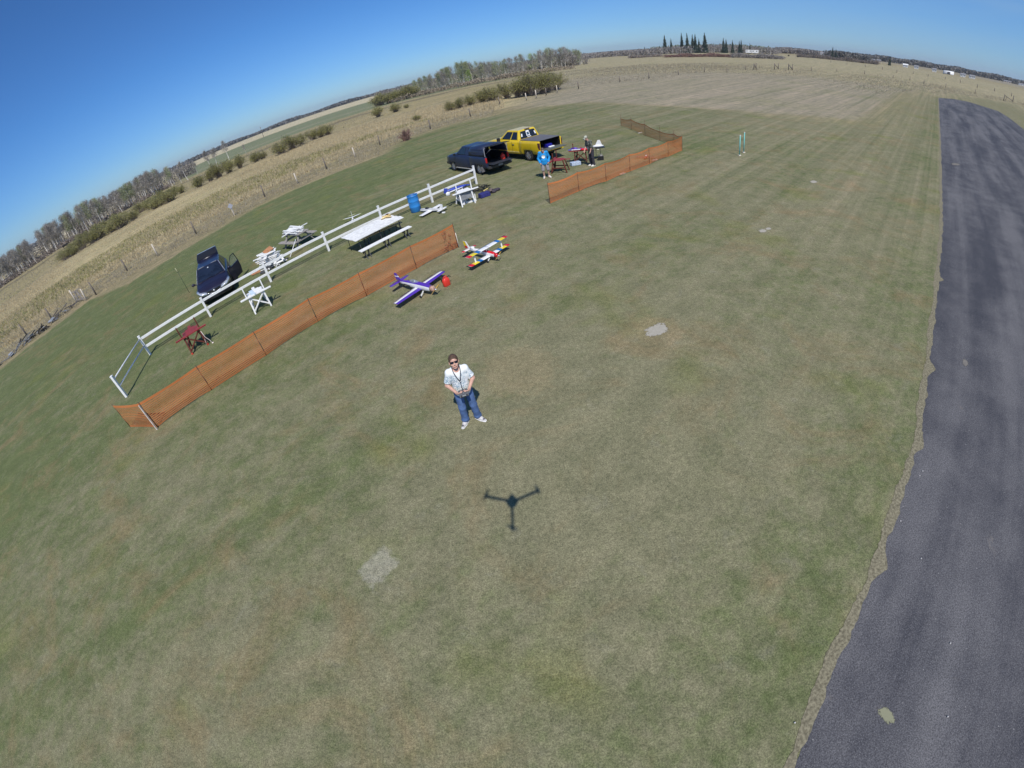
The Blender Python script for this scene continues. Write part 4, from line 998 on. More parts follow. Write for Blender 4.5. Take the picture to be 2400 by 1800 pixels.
m = MB(); pts_ = [(2.05, -.46, .70), (2.13, -.30, .58), (2.15, 0, .53), (2.13, .30, .58), (2.05, .46, .70)]; m.tube(pts_, .016, 6); m.tube([(2.03, -.36, .715), (2.06, 0, .71), (2.03, .36, .715)], .010, 5); m.build('chrome_arc', chromem, hb)
MB().loft([[(2.11, y_, z_) for y_, z_ in ((-.40, .70), (-.30, .62), (0, .57), (.30, .62), (.40, .70))], [(2.135, y_, z_-.01) for y_, z_ in ((-.36, .70), (-.28, .62), (0, .58), (.28, .62), (.36, .70))]], closed=True).build('grille', blackplas, hb)
MB().lathe([(.0, 0), (.045, 0), (.045, .02), (0, .02)], 16, (2.14, 0, .64), axis='X').build('badge_disc', mat('silver_line', (.55, .57, .62)), hb)
MB().loft([[(2.03, -.55, .30), (2.03, -.55, .40)], [(2.10, 0, .28), (2.10, 0, .42)], [(2.03, .55, .30), (2.03, .55, .40)], ], closed=False, cap=False).build('lower_intake', blackplas, hb)
m = MB(); m.beam((1.03, -.55, .985), (.95, .05, 1.03), .012, .012); m.beam((1.04, .05, .985), (.93, .55, 1.04), .012, .012); m.build('wiper', blackplas, hb)
MB().ell((.35, 0, 1.37), (.03, .06, .03), 8, 6).build('inner_mirror', mat('silver_line', (.55, .57, .62)), hb)
# raised liftgate
lg = MB(); th_ = R(12)
prof_ = [(-1.38, 1.47), (-1.75, 1.62), (-2.15, 1.70), (-2.42, 1.62)]
lg.loft([[(x, -.62+.02*i, z) for i, (x, z) in enumerate(prof_)] + [(x, -.60+.02*i, z-.05) for i, (x, z) in reversed(list(enumerate(prof_)))],
         [(x, 0, z+.02) for x, z in prof_] + [(x, 0, z-.04) for x, z in reversed(prof_)],
         [(x, .62-.02*i, z) for i, (x, z) in enumerate(prof_)] + [(x, .60-.02*i, z-.05) for i, (x, z) in reversed(list(enumerate(prof_)))]])
lgo = lg.build('liftgate', nvy, hb)
MB().loft([[(-1.42, -.56, 1.53), (-1.78, -.56, 1.672), (-2.12, -.55, 1.735)], [(-1.42, .56, 1.53), (-1.78, .56, 1.672), (-2.12, .55, 1.735)]], closed=False, cap=False).build('gate_window', mat('gate_black', (.012, .012, .015), .5), lgo)
MB().beam((-2.27, -.55, 1.70), (-2.27, .55, 1.70), .20, .03).build('gate_trim', mat('silver_line', (.55, .57, .62)), lgo)
# open driver's door on the left side
hx = .78; hy = .89; an = math.atan2(.62, -1.0); ca_, sa_ = math.cos(an), math.sin(an)
def dpt(l, z, o_=0): return (hx + ca_*l - sa_*o_, hy + sa_*l + ca_*o_, z)
ring = lambda o_: [dpt(0, .25, o_), dpt(1.0, .25, o_), dpt(1.10, .6, o_), dpt(1.08, .94, o_), dpt(0, .90, o_)]
dm = MB().loft([ring(0), ring(-.07)], smooth=False); do = dm.build('door', nvy, hb, bevel=.012)
top = [dpt(.02, .90, -.035), dpt(.42, 1.24, -.035), dpt(.62, 1.37, -.035), dpt(.95, 1.38, -.035), dpt(1.08, .94, -.035)]
MB().tube(top, .022, 6).build('window_frame', blackplas, do)
me2 = MB(); me2.add([dpt(.03, .92, -.035), dpt(.44, 1.24, -.035), dpt(.63, 1.36, -.035), dpt(.94, 1.37, -.035), dpt(1.06, .95, -.035)], [(0, 1, 2, 3, 4)]); me2.build('door_glass', clearmat('clear_pane', (.25, .32, .28), .35), do, normals=False)
MB().box((hx-.02, hy+.10, .96), (.1, .16, .11)).build('door_mirror', nvy, do, bevel=.03)
# ------------------------------------------------------------------ smooth bodies from blended volumes
class Vol:
    def __init__(s, lo, hi, h):
        s.lo = np.array(lo, float); s.h = h; s.n = np.ceil((np.array(hi)-s.lo)/h).astype(int)+1
        s.f = np.full(s.n, 0.08, np.float32)
    def _sub(s, lo, hi):
        a = np.clip(np.floor((np.array(lo)-s.lo)/s.h).astype(int), 0, s.n-1); b = np.clip(np.ceil((np.array(hi)-s.lo)/s.h).astype(int)+1, 1, s.n)
        ax = [s.lo[i]+s.h*np.arange(a[i], b[i]) for i in range(3)]
        return tuple(slice(a[i], b[i]) for i in range(3)), np.meshgrid(*ax, indexing='ij')
    def _join(s, sl, d, k, cut=False):
        g = s.f[sl]
        if cut: s.f[sl] = np.maximum(g, -d); return
        hh = np.clip(0.5+0.5*(d-g)/k, 0, 1); s.f[sl] = d*(1-hh)+g*hh - k*hh*(1-hh)
    def cap(s, a, b, r1, r2=None, k=.03, sq=(1, 1, 1), cut=False):
        r2 = r1 if r2 is None else r2; a = np.array(a, float); b = np.array(b, float); m = max(r1, r2)+.09
        sl, (X_, Y_, Z_) = s._sub(np.minimum(a, b)-m, np.maximum(a, b)+m)
        ab = b-a; L2 = max(1e-9, ab@ab)
        t = np.clip(((X_-a[0])*ab[0]+(Y_-a[1])*ab[1]+(Z_-a[2])*ab[2])/L2, 0, 1)
        d = np.sqrt(((X_-a[0]-t*ab[0])*sq[0])**2+((Y_-a[1]-t*ab[1])*sq[1])**2+((Z_-a[2]-t*ab[2])*sq[2])**2)-(r1+(r2-r1)*t)
        s._join(sl, d.astype(np.float32), k, cut); return s
    def ell(s, c, r, k=.03, M=None, cut=False):
        c = np.array(c, float); r = np.array(r, float); m = max(r)+.08
        sl, (X_, Y_, Z_) = s._sub(c-m, c+m); P_ = np.stack([X_-c[0], Y_-c[1], Z_-c[2]], -1)
        if M is not None: P_ = P_ @ np.array(M)          # rows: into local frame
        q0 = np.linalg.norm(P_/r, axis=-1); q1 = np.linalg.norm(P_/(r*r), axis=-1)+1e-9
        d = q0*(q0-1)/q1; s._join(sl, d.astype(np.float32), k, cut); return s
    def plane_cut(s, p, n_):
        ax = [s.lo[i]+s.h*np.arange(s.n[i]) for i in range(3)]; X_, Y_, Z_ = np.meshgrid(*ax, indexing='ij')
        n_ = np.array(n_, float); n_ /= np.linalg.norm(n_)
        d = (X_-p[0])*n_[0]+(Y_-p[1])*n_[1]+(Z_-p[2])*n_[2]; s.f = np.maximum(s.f, d.astype(np.float32)); return s
    def mesh(s, name, m, parent):
        f = s.f; S = f < 0; cell = np.zeros(np.array(f.shape)-1, bool); acc = np.zeros(cell.shape+(3,), np.float32); cnt = np.zeros(cell.shape, np.float32)
        nx, ny, nz = cell.shape
        cs = [(i, j, k) for i in (0, 1) for j in (0, 1) for k in (0, 1)]
        for a in cs:
            for ax in range(3):
                if a[ax]: continue
                b = list(a); b[ax] = 1
                A = f[a[0]:a[0]+nx, a[1]:a[1]+ny, a[2]:a[2]+nz]; B = f[b[0]:b[0]+nx, b[1]:b[1]+ny, b[2]:b[2]+nz]
                x = (A < 0) != (B < 0); t = np.where(x, A/np.where(x, A-B, 1), 0)
                for q in range(3): acc[..., q] += np.where(x, a[q]+(t if q == ax else 0), 0)
                cnt += x
        act = cnt > 0; ids = np.full(act.shape, -1, np.int64); ids[act] = np.arange(act.sum())
        I = np.argwhere(act); V = s.lo + s.h*(I + acc[act]/cnt[act][:, None]); F = []
        for ax in range(3):
            o1, o2 = (ax+1) % 3, (ax+2) % 3
            a = np.moveaxis(S, (ax, o1, o2), (0, 1, 2)); e = a[:-1] != a[1:]
            idm = np.moveaxis(ids, (ax, o1, o2), (0, 1, 2)); e = e[:, 1:-1, 1:-1]; w_ = np.argwhere(e)
            if not len(w_): continue
            i, j, k = w_.T; q = np.stack([idm[i, j, k], idm[i, j+1, k], idm[i, j+1, k+1], idm[i, j, k+1]], 1)
            flip = a[:-1, 1:-1, 1:-1][i, j, k]
            q[~flip] = q[~flip][:, ::-1]; F.append(q)
        F = np.concatenate(F); F = F[(F >= 0).all(1)]
        return mesh_np(name, V, F, m, smooth=True, parent=parent)
def rotx(a): c, s = math.cos(a), math.sin(a); return np.array([[1, 0, 0], [0, c, -s], [0, s, c]])
def rotz(a): c, s = math.cos(a), math.sin(a); return np.array([[c, -s, 0], [s, c, 0], [0, 0, 1]])
skinm = mat('skin', (.56, .33, .25), 0.5, 0.06, 12)
def head(v, hc, M, k=.02, sc=1.0):
    """hc head centre, M local->world rotation; face looks to local -y"""
    T = lambda *p: hc + M @ (np.array(p)*sc)
    v.ell(T(0, .015, .025), sc*np.array((.076, .096, .098)), k, M); v.ell(T(0, -.015, -.055), sc*np.array((.060, .070, .068)), k, M); v.ell(T(0, -.060, -.098), sc*np.array((.028, .024, .020)), .02, M)
    v.cap(T(0, -.088, .005), T(0, -.112, -.030), .009, .013, .012); v.ell(T(0, -.103, -.036), sc*np.array((.019, .013, .010)), .008, M)
    for s in (-1, 1):
        v.ell(T(s*.078, .008, -.010), sc*np.array((.012, .022, .032)), .008, M); v.ell(T(s*.043, -.062, -.035), sc*np.array((.020, .020, .018)), .02, M)
        v.ell(T(s*.031, -.083, .006), sc*np.array((.013, .010, .009)), .006, M)
    v.ell(T(0, -.083, .028), sc*np.array((.055, .014, .010)), .015, M)
    v.cap(T(-.022, -.088, -.068), T(.022, -.088, -.068), .008, k=.008)
def hand(v, wrist, dirv, palmn, curl, side, spread=.10, thumb_out=.9, sc=1.0):
    """fingers curl towards palmn; side: +1 thumb on the cross side"""
    d = np.array(dirv, float); d /= np.linalg.norm(d); n_ = np.array(palmn, float); n_ -= (n_@d)*d; n_ /= np.linalg.norm(n_); x = np.cross(d, n_)*side
    w_ = np.array(wrist, float)
    v.cap(w_, w_+d*.035*sc, .026*sc, .028*sc, .02)
    for o_ in (-.020, 0, .022): v.cap(w_+d*.03*sc+x*o_*sc, w_+d*.085*sc+x*o_*1.15*sc, .0155*sc, .0135*sc, .014)
    ln = (.066, .078, .083, .073)
    for i, o_ in enumerate((-.030, -.011, .010, .030)):
        p = w_+d*.088*sc+x*o_*sc; a = 0; cu = curl*(1+.12*(1.5-i))
        for sgm, r_ in zip((.42, .33, .25), (.0098, .0088, .0078)):
            a += cu; dd = d*math.cos(a)+n_*math.sin(a)+x*(o_*spread*8)*.3; dd /= np.linalg.norm(dd); q = p+dd*ln[3-i if i < 4 else 0]*sgm*1.05*sc*1.0
            v.cap(p, q, r_*sc, r_*.94*sc, .006); p = q
    p = w_+d*.030*sc+x*.026*sc; dd = d*.62+x*thumb_out*.6+n_*.25; dd /= np.linalg.norm(dd); q = p+dd*.038*sc; v.cap(p, q, .0135*sc, .0115*sc, .012)
    d2 = d*.85+n_*.45+x*.1; d2 /= np.linalg.norm(d2); v.cap(q, q+d2*.030*sc, .011*sc, .0098*sc, .006); return v
def limbs(v, J, arm=(.045, .038, .028), k=.03):
    for a, b, c_ in J: v.cap(a, b, arm[0], arm[1], k); v.cap(b, c_, arm[1], arm[2], k)
# ---- the pilot, facing -y
q = G(1108, 990); plt = thing('person', 'man in sunglasses, white patterned T-shirt and jeans holding a radio transmitter', 'person', (q.x-.0, q.y+.02, 0), R(8))
SR, SL = (-.160, 0, 1.425), (.160, 0, 1.425); ER, EL = (-.262, -.03, 1.16), (.262, -.03, 1.16); WR, WL = (-.125, -.235, 1.075), (.125, -.235, 1.075)
HR, HL = (-.095, 0, .93), (.095, 0, .93); KR, KL = (-.115, -.03, .50), (.12, -.03, .50); AR, AL = (-.130, .03, .09), (.145, .03, .09)
M = rotx(R(-24)); hc = np.array((0.0, -.03, 1.655))
h = .0065
v = Vol((-.40, -.42, 0), (.40, .26, 1.82), h)
v.cap((0, .01, 1.40), (0, -.005, 1.60), .060, .056, .03); head(v, hc, M, sc=1.12)
v.ell((0, 0, 1.28), (.165, .105, .22), .05); v.ell((0, -.01, 1.05), (.155, .11, .15), .05); v.cap(SR, SL, .065, k=.05)
limbs(v, [(SR, ER, WR), (SL, EL, WL)], (.052, .042, .028))
v.cap(HR, KR, .085, .058, .04); v.cap(KR, AR, .056, .040, .03); v.cap(HL, KL, .085, .058, .04); v.cap(KL, AL, .056, .040, .03)
for A, an in ((AR, -36), (AL, 40)):
    dx, dy = math.sin(R(an)), -math.cos(R(an)); v.cap((A[0], A[1], .05), (A[0]+dx*.15, A[1]+dy*.15, .04), .035, .03, .02)
hand(v, WR, (.42, -.62, .10), (.75, .2, .35), .62, -1); hand(v, WL, (-.42, -.62, .10), (-.75, .2, .35), .62, 1)
v.mesh('body', skinm, plt)
def shirtmat():
    N = NT('printed_shirt'); oc = N.objco(); d1 = N.noise(oc, 14, 4, 0.6, 2.5); d2 = N.noise(oc, 6, 2, 0.5)
    l = N.math('ABSOLUTE', N.math('SUBTRACT', d1, 0.5)); swirl = N.ramp(l, 0.085, 0.03)
    sp = N.n('ShaderNodeSeparateXYZ'); N.put(sp.inputs[0], oc)
    band = N.math('MULTIPLY', N.ramp(sp.outputs[2], 1.42, 1.36), N.ramp(sp.outputs[2], 0.98, 1.08)); front = N.ramp(sp.outputs[1], 0.02, -0.04)
    f = N.math('MULTIPLY', N.math('MULTIPLY', swirl, band), N.math('MULTIPLY', front, N.ramp(d2, 0.34, 0.48)))
    c = N.mix(N.math('MULTIPLY', f, 0.85), (.80, .82, .82), (.13, .24, .32))
    N.pbr(c, 0.85, 0, N.bump(N.noise(oc, 7, 3), .5, .02), .2); return N.m
v = Vol((-.40, -.30, .80), (.40, .26, 1.60), h)
v.ell((0, -.005, 1.27), (.172, .125, .22), .05); v.ell((0, -.012, 1.06), (.176, .132, .20), .05); v.ell((0, -.01, .93), (.182, .135, .14), .04); v.cap(SR, SL, .068, k=.05); v.cap((-.05, 0, 1.47), (.05, 0, 1.47), .055, k=.05)
for S_, E_ in ((SR, ER), (SL, EL)):
    S_ = np.array(S_); E_ = np.array(E_); v.cap(S_, S_+(E_-S_)*.85, .060, .072, .04)
v.cap((0, -.03, 1.47), (0, -.05, 1.62), .068, .08, cut=True)
v.plane_cut((0, 0, .865), (0, 0, -1))
for S_, E_ in ((SR, ER), (SL, EL)):
    S_ = np.array(S_); E_ = np.array(E_); dd = E_-S_; pc = S_+dd*.78
    ax = [v.lo[i]+v.h*np.arange(v.n[i]) for i in range(3)]; X_, Y_, Z_ = np.meshgrid(*ax, indexing='ij'); dn = dd/np.linalg.norm(dd)
    dpl = (X_-pc[0])*dn[0]+(Y_-pc[1])*dn[1]+(Z_-pc[2])*dn[2]; m_ = (np.abs(X_) > .205) & (np.sign(X_) == np.sign(E_[0])); v.f = np.where(m_, np.maximum(v.f, dpl), v.f).astype(np.float32)
v.mesh('shirt', shirtmat(), plt)
jeansm = mat('blue_denim', (.075, .135, .29), 0.85, 0.28, 7, bump=0.5, dirt=(.13, .20, .36), dirtamt=.5)
def trousers(HR, HL, KR, KL, AR, AL, top, m, parent, bottom=.055, name='jeans', w=1.0, h=.008, lo=(-.35, -.25), hi=(.38, .25)):
    v = Vol((lo[0], lo[1], 0), (hi[0], hi[1], top+.06), h)
    v.ell((0, 0, .93), (.168*w, .122, .11), .05)
    for H_, K_, A_ in ((HR, KR, AR), (HL, KL, AL)):
        v.cap(H_, K_, .098*w, .076*w, .035); v.cap(K_, (A_[0], A_[1], bottom+.05), .077*w, .074*w, .03)
        v.ell((A_[0], A_[1], .13), (.080*w, .084*w, .04), .04)
    v.plane_cut((0, 0, top), (0, 0, 1)); v.plane_cut((0, 0, bottom), (0, 0, -1)); return v.mesh(name, m, parent)
trousers(HR, HL, KR, KL, AR, AL, .97, jeansm, plt)
shoem = mat('pale_grey_trainer', (.55, .53, .52), 0.6, 0.12, 18); solem = mat('shoe_sole', (.75, .73, .70), .7)
shoepad = mat('shoe_grey_patch', (.13, .125, .14), .6, .1, 8)
def shoe(A, an, parent, m=None, sole=None, pad=True):
    m = m or shoem; dx, dy = math.sin(R(an)), -math.cos(R(an)); v = Vol((A[0]-.25, A[1]-.27, 0), (A[0]+.25, A[1]+.2, .16), .007)
    f_ = lambda l, z, o_=0: (A[0]+dx*l-dy*o_, A[1]+dy*l+dx*o_, z)
    v.cap(f_(-.05, .05), f_(.06, .05), .045, .046, .03); v.cap(f_(.06, .045), f_(.165, .032), .048, .034, .03); v.cap(f_(-.02, .07), f_(-.01, .12), .048, .046, .02)
    v.plane_cut((0, 0, .012), (0, 0, -1)); o = v.mesh('shoe', m, parent)
    v = Vol((A[0]-.25, A[1]-.27, -.01), (A[0]+.25, A[1]+.2, .06), .007); v.cap(f_(-.05, .02), f_(.07, .02), .050, .052, .02, (1, 1, 1.6)); v.cap(f_(.07, .02), f_(.168, .02), .052, .042, .02, (1, 1, 1.6)); v.plane_cut((0, 0, .026), (0, 0, 1)); v.plane_cut((0, 0, .001), (0, 0, -1)); v.mesh('sole', sole or solem, o)
    if pad:
        MB().ell(f_(.155, .066), (.030, .030, .012), 10, 6).build('toe_patch', shoepad, o)
        m2 = MB()
        for k in range(4): m2.beam(f_(.03+.025*k, .098-.008*k, -.03), f_(.03+.025*k, .098-.008*k, .03), .010, .008)
        m2.build('lace', solem, o)
shoe(AR, -36, plt); shoe(AL, 40, plt)
def hair(parent, hc, M, colr, name='hair', sc=1.0):
    v = Vol(hc-.17, hc+.19, .006); T = lambda *p: hc + M @ (np.array(p)*sc)
    v.ell(T(0, .022, .034), sc*np.array((.084, .103, .100)), .02, M)
    v.ell(T(0, -.075, -.030), sc*np.array((.085, .075, .092)), cut=True, M=M); v.plane_cut(T(0, 0, -.045), M @ np.array((0, .25, -1.0)))
    for s in (-1, 1): v.ell(T(s*.085, -.02, -.02), sc*np.array((.02, .035, .04)), cut=True, M=M)
    return v.mesh(name, mat('hair_'+name+str(int(colr[0]*1000)), colr, .7, .3, 30, bump=.4), parent)
hair(plt, hc, M, (.085, .050, .032), sc=1.12)
# sunglasses
m = MB(); T = lambda x, y, z: Vector(hc + M @ (np.array((x, y, z))*1.12))
for s in (-1, 1):
    ring_ = [(s*.008, -.104, .020), (s*.036, -.102, .024), (s*.066, -.078, .020), (s*.066, -.077, -.004), (s*.045, -.096, -.014), (s*.015, -.103, -.008)]
    back_ = [(x, y+.010, z) for x, y, z in ring_]
    m.loft([[T(*p) for p in ring_], [T(*p) for p in back_]], smooth=False); m.beam(T(s*.067, -.076, .012), T(s*.082, .01, .006), .005, .010)
m.beam(T(-.012, -.106, .014), T(.012, -.106, .014), .006, .007); m.build('sunglasses', mat('black_lens', (.008, .007, .007), .08, .1, 3, spec=.8), plt)
m = MB().tube([T(-.024, -.099, -.066), T(-.010, -.104, -.071), (T(.010, -.104, -.071)), T(.024, -.099, -.065)], .0045, 6); m.build('mouth', mat('lips', (.42, .14, .12), .5), plt)
# transmitter in his hands
silf2 = mat('dull_silver', (.3, .3, .32), .6, .1, 5)
tx = thing('radio_transmitter', 'silver and black radio transmitter held by the man in sunglasses', 'transmitter', plt.location, plt.rotation_euler.z)
Rx = Euler((R(42), 0, 0)).to_matrix(); c0 = Vector((0, -.315, 1.085))
silv = mat('silver_plastic', (.085, .09, .10), .8, .35, 30)
MB().box(c0, (.185, .150, .040), Rx).build('case', silv, tx, bevel=.012, seg=3)
MB().box(c0+Rx @ Vector((0, -.052, .022)), (.14, .040, .008), Rx).build('lower_panel', mat('dark_panel', (.03, .03, .035), .8), tx, bevel=.003)
MB().box(c0+Rx @ Vector((0, -.052, .028)), (.075, .022, .004), Rx).build('screen', mat('lcd_grey', (.20, .22, .22), .7), tx)
for s in (-1, 1):
    MB().tube([c0+Rx @ Vector((s*.05, .022, .018)), c0+Rx @ Vector((s*.05, .022, .052))], .005, 8).build('stick', silf2, tx)
    MB().lathe([(.024, 0), (.024, .005), (.018, .007), (0, .005)], 16).build('gimbal', mat('dark_panel', (.03, .03, .035)), tx, loc=c0+Rx @ Vector((s*.05, .022, .019))).rotation_euler = Rx.to_euler()
MB().tube([c0+Rx @ Vector((0, .075, .01)), c0+Rx @ Vector((0, .13, .05))], .006, 8).build('antenna', mat('black_plastic', (.02, .02, .022)), tx)
MB().ell(c0+Rx @ Vector((0, .0, .026)), (.010, .010, .010), 8, 6).build('strap_hook', silf2, tx)
strapm = mat('dark_strap', (.035, .035, .05), .7, .4, 22)
jn = Vector((.005, -.165, 1.26)); m = MB()
for s in (-1, 1): m.tube([(s*.050, .055, 1.535), (s*.075, .01, 1.535), (s*.075, -.06, 1.50), (s*.062, -.118, 1.44), (s*.03, -.150, 1.34), jn], .0085, 6)
m.tube([jn, jn.lerp(c0, .5)+Vector((0, -.01, .0)), c0+Rx @ Vector((0, .0, .026))], .007, 6); m.build('neck_strap', strapm, tx)
MB().ell(jn, (.016, .010, .016), 8, 6).build('strap_ring', chromem, tx)
# ---- man in blue hoodie
q = (G(1274, 419)+G(1288, 415))/2
m2p = thing('person', 'man in a bright blue hoodie and grey shorts standing left of the red tables', 'person', (q.x, q.y+.05, 0), R(-8))
hc = np.array((-.01, -.10, 1.60)); M = rotx(R(28)); h = .010
SR, SL = (-.19, .0, 1.45), (.19, .0, 1.45); ER, EL = (-.30, .03, 1.14), (.30, .03, 1.14); WR, WL = (-.24, -.10, .93), (.24, -.10, .93)
HR, HL = (-.10, 0, .90), (.10, 0, .90); KR, KL = (-.12, -.03, .48), (.15, -.02, .48); AR, AL = (-.10, .03, .09), (.17, .05, .09)
v = Vol((-.42, -.34, 0), (.42, .28, 1.78), .009); v.cap((0, .01, 1.38), hc+(0, .05, -.06), .062, .058, .03); head(v, hc, M)
v.ell((0, 0, 1.25), (.17, .11, .22), .05); v.ell((0, -.02, 1.02), (.17, .13, .15), .05); v.cap(SR, SL, .06, k=.05); limbs(v, [(SR, ER, WR), (SL, EL, WL)], (.05, .042, .03))
for H_, K_, A_ in ((HR, KR, AR), (HL, KL, AL)): v.cap(H_, K_, .09, .060, .04); v.cap(K_, A_, .062, .038, .03); v.cap((A_[0], A_[1], .05), (A_[0], A_[1]-.14, .035), .038, .03, .02)
hand(v, WR, (.3, -.3, -.8), (.6, -.3, .2), .5, -1); hand(v, WL, (-.3, -.3, -.8), (-.6, -.3, .2), .5, 1)
v.mesh('body', skinm, m2p); hair(m2p, hc, M, (.11, .085, .07))
v = Vol((-.42, -.30, .68), (.42, .28, 1.60), .010); v.ell((0, 0, .84), (.20, .16, .12), .03); v.ell((0, 0, 1.26), (.20, .145, .24), .05); v.ell((0, -.02, 1.02), (.20, .165, .19), .05); v.ell((0, -.01, .90), (.195, .155, .10), .03); v.cap(SR, SL, .082, k=.05)
for a, b, c_ in ((SR, ER, WR), (SL, EL, WL)): v.cap(a, b, .078, .068, .03); v.cap(b, c_, .066, .052, .03)
v.cap((-.07, .10, 1.44), (.07, .10, 1.44), .055, k=.03); v.cap((0, -.05, 1.46), (0, -.12, 1.62), .07, .09, cut=True)
v.plane_cut((0, 0, .76), (0, 0, -1)); v.mesh('hoodie', mat('cyan_blue_fleece', (.015, .27, .62), .85, .16, 6, bump=.4), m2p)
m = MB().lathe([(0, 0), (.095, 0), (.098, -.006), (.098, -.02)], 24, axis='Y'); m.build('chest_disc', mat('white_print', (.82, .84, .80), .7, .04), m2p, loc=(-.01, -.152, 1.25)).rotation_euler = (R(-4), 0, 0)
m = MB().tube([(-.045, -.158, 1.25), (-.025, -.159, 1.225), (.01, -.159, 1.222), (.035, -.158, 1.24)], .006, 5); m.beam((-.03, -.157, 1.28), (-.005, -.157, 1.285), .006, .006); m.build('print_mark', mat('grey_print', (.45, .47, .42), .7), m2p)
v = Vol((-.34, -.25, .36), (.36, .25, .96), .010); v.ell((0, 0, .88), (.175, .14, .11), .05)
for H_, K_ in ((HR, KR), (HL, KL)): v.cap(H_, K_, .11, .098, .035)
v.plane_cut((0, 0, .93), (0, 0, 1)); v.plane_cut((0, 0, .42), (0, 0, -1)); v.mesh('shorts', mat('grey_shorts', (.30, .28, .29), .85, .2, 8, bump=.4), m2p)
paleshoe = mat('off_white_shoe', (.62, .60, .56), .6)
shoe(AR, -12, m2p, paleshoe, None, False); shoe(AL, 30, m2p, paleshoe, None, False)
# ---- man in cap, seen from his left side, facing west
q = G(1391, 389); m3p = thing('person', 'man in a pale cap, camouflage shirt and dark trousers bending over the red table', 'person', (q.x-.05, q.y+.1, 0), R(-72)); m3p.scale = (1.06, 1.06, 1.06)
hc = np.array((0.0, -.24, 1.60)); M = rotx(R(34))
SR, SL = (-.19, -.09, 1.40), (.19, -.09, 1.40); ER, EL = (-.24, -.12, 1.12), (.24, -.10, 1.12); WR, WL = (-.20, -.26, .92), (.22, -.18, .88)
HR, HL = (-.09, .02, .92), (.09, .02, .92); KR, KL = (-.11, -.02, .49), (.11, .0, .49); AR, AL = (-.11, .03, .09), (.12, .04, .09)
v = Vol((-.36, -.46, 0), (.36, .22, 1.80), .009); v.cap((0, -.08, 1.38), hc+(0, .04, -.06), .060, .056, .03); head(v, hc, M)
v.ell((0, -.06, 1.25), (.16, .12, .22), .05); v.ell((0, -.01, 1.02), (.16, .14, .15), .05); v.cap(SR, SL, .06, k=.05); limbs(v, [(SR, ER, WR), (SL, EL, WL)], (.048, .040, .029))
for H_, K_, A_ in ((HR, KR, AR), (HL, KL, AL)): v.cap(H_, K_, .09, .060, .04); v.cap(K_, A_, .060, .038, .03); v.cap((A_[0], A_[1], .05), (A_[0], A_[1]-.14, .035), .038, .03, .02)
hand(v, WR, (.0, -.4, -.8), (.8, -.2, .1), .35, -1); hand(v, WL, (-.05, -.35, -.85), (-.8, -.2, .1), .35, 1); v.mesh('body', skinm, m3p)
camo = NT('camouflage_cloth'); oc = camo.objco(); c_ = camo.mix(camo.ramp(camo.noise(oc, 9, 3, .6, 1), .45, .52), (.055, .06, .05), (.16, .165, .14)); c_ = camo.mix(camo.ramp(camo.noise(oc, 14, 2, .5, 1), .58, .62), c_, (.33, .33, .30)); camo.pbr(c_, .9, 0, camo.bump(camo.noise(oc, 8), .4, .02), .2)
v = Vol((-.36, -.32, .82), (.36, .24, 1.54), .010); v.ell((0, -.06, 1.26), (.185, .145, .23), .05); v.ell((0, -.01, 1.0), (.18, .165, .18), .05); v.cap(SR, SL, .078, k=.05)
for a, b in ((SR, ER), (SL, EL)): v.cap(a, b, .072, .070, .03)
v.plane_cut((0, 0, .88), (0, 0, -1)); v.mesh('shirt', camo.m, m3p)
trousers(HR, HL, KR, KL, AR, AL, .95, mat('charcoal_trousers', (.035, .033, .045), .85, .2, 8, bump=.3), m3p, .06, 'trousers', 1.1, .010)
shoe(AR, 0, m3p, paleshoe, None, False); shoe(AL, 8, m3p, paleshoe, None, False)
v = Vol(hc-.17, hc+.19, .007); T = lambda *p: hc + M @ np.array(p); v.ell(T(0, .015, .055), (.086, .106, .090), .02, M); v.plane_cut(T(0, 0, .035), M @ np.array((0, 0, -1.0))); v.cap(T(-.04, -.13, .045), T(.04, -.13, .045), .045, k=.02, sq=(1, 1, 1)); 
cap = v; cap.mesh('cap', mat('pale_khaki_cap', (.42, .43, .35), .8, .15, 10), m3p)
hair(m3p, hc, M, (.20, .16, .14))

# ------------------------------------------------------------------ model aircraft
def film(name, rgb): return mat(name, rgb, .28, .06, 4, coat=.3)
purp = film('purple_film', (.085, .035, .36)); wht = film('white_film', (.80, .80, .80)); redf = film('red_film', (.60, .015, .025)); yelf = film('yellow_film', (.75, .58, .02)); bluf = film('blue_film_bright', (.015, .14, .42)); silf = mat('silver_cowl', (.45, .46, .48), .3, .2, 9, metal=.6)
def wing(parent, name, root, tip, rc, tc_, sw, z0, z1, mats_fn, mats, side, th=.12, split=.4, n=12):
    """span along y from root to tip; chord along x (leading edge +x)"""
    rings = []
    for i in range(n+1):
        t = i/n; y = lerp(root, tip, t)*side; c = lerp(rc, tc_, t); le = rc/2 - sw*t; z = lerp(z0, z1, t); T_ = th*c
        rings.append([(le, y, z), (le-.06*c, y, z+.38*T_), (le-split*c, y, z+.5*T_), (le-.7*c, y, z+.3*T_), (le-c, y, z), (le-.6*c, y, z-.2*T_), (le-.25*c, y, z-.3*T_)])
    m = MB(); m.loft(rings, mifun=mats_fn, smooth=True); return m.build(name, mats, parent)
def gear(parent, x, y, z, r, m=wht, wheelr=.05):
    for s in (-1, 1):
        MB().beam((x, s*y*.35, z), (x+.01, s*y, wheelr*1.1), .05, .012, (1, 0, 0)).build('gear_leg', m, parent)
        w_ = MB().lathe([(0, -.014), (wheelr*.8, -.016), (wheelr, -.008), (wheelr, .008), (wheelr*.8, .016), (0, .014)], 16, axis='Y').build('wheel', tyrem, parent, loc=(x+.01, s*(y+.02), wheelr))
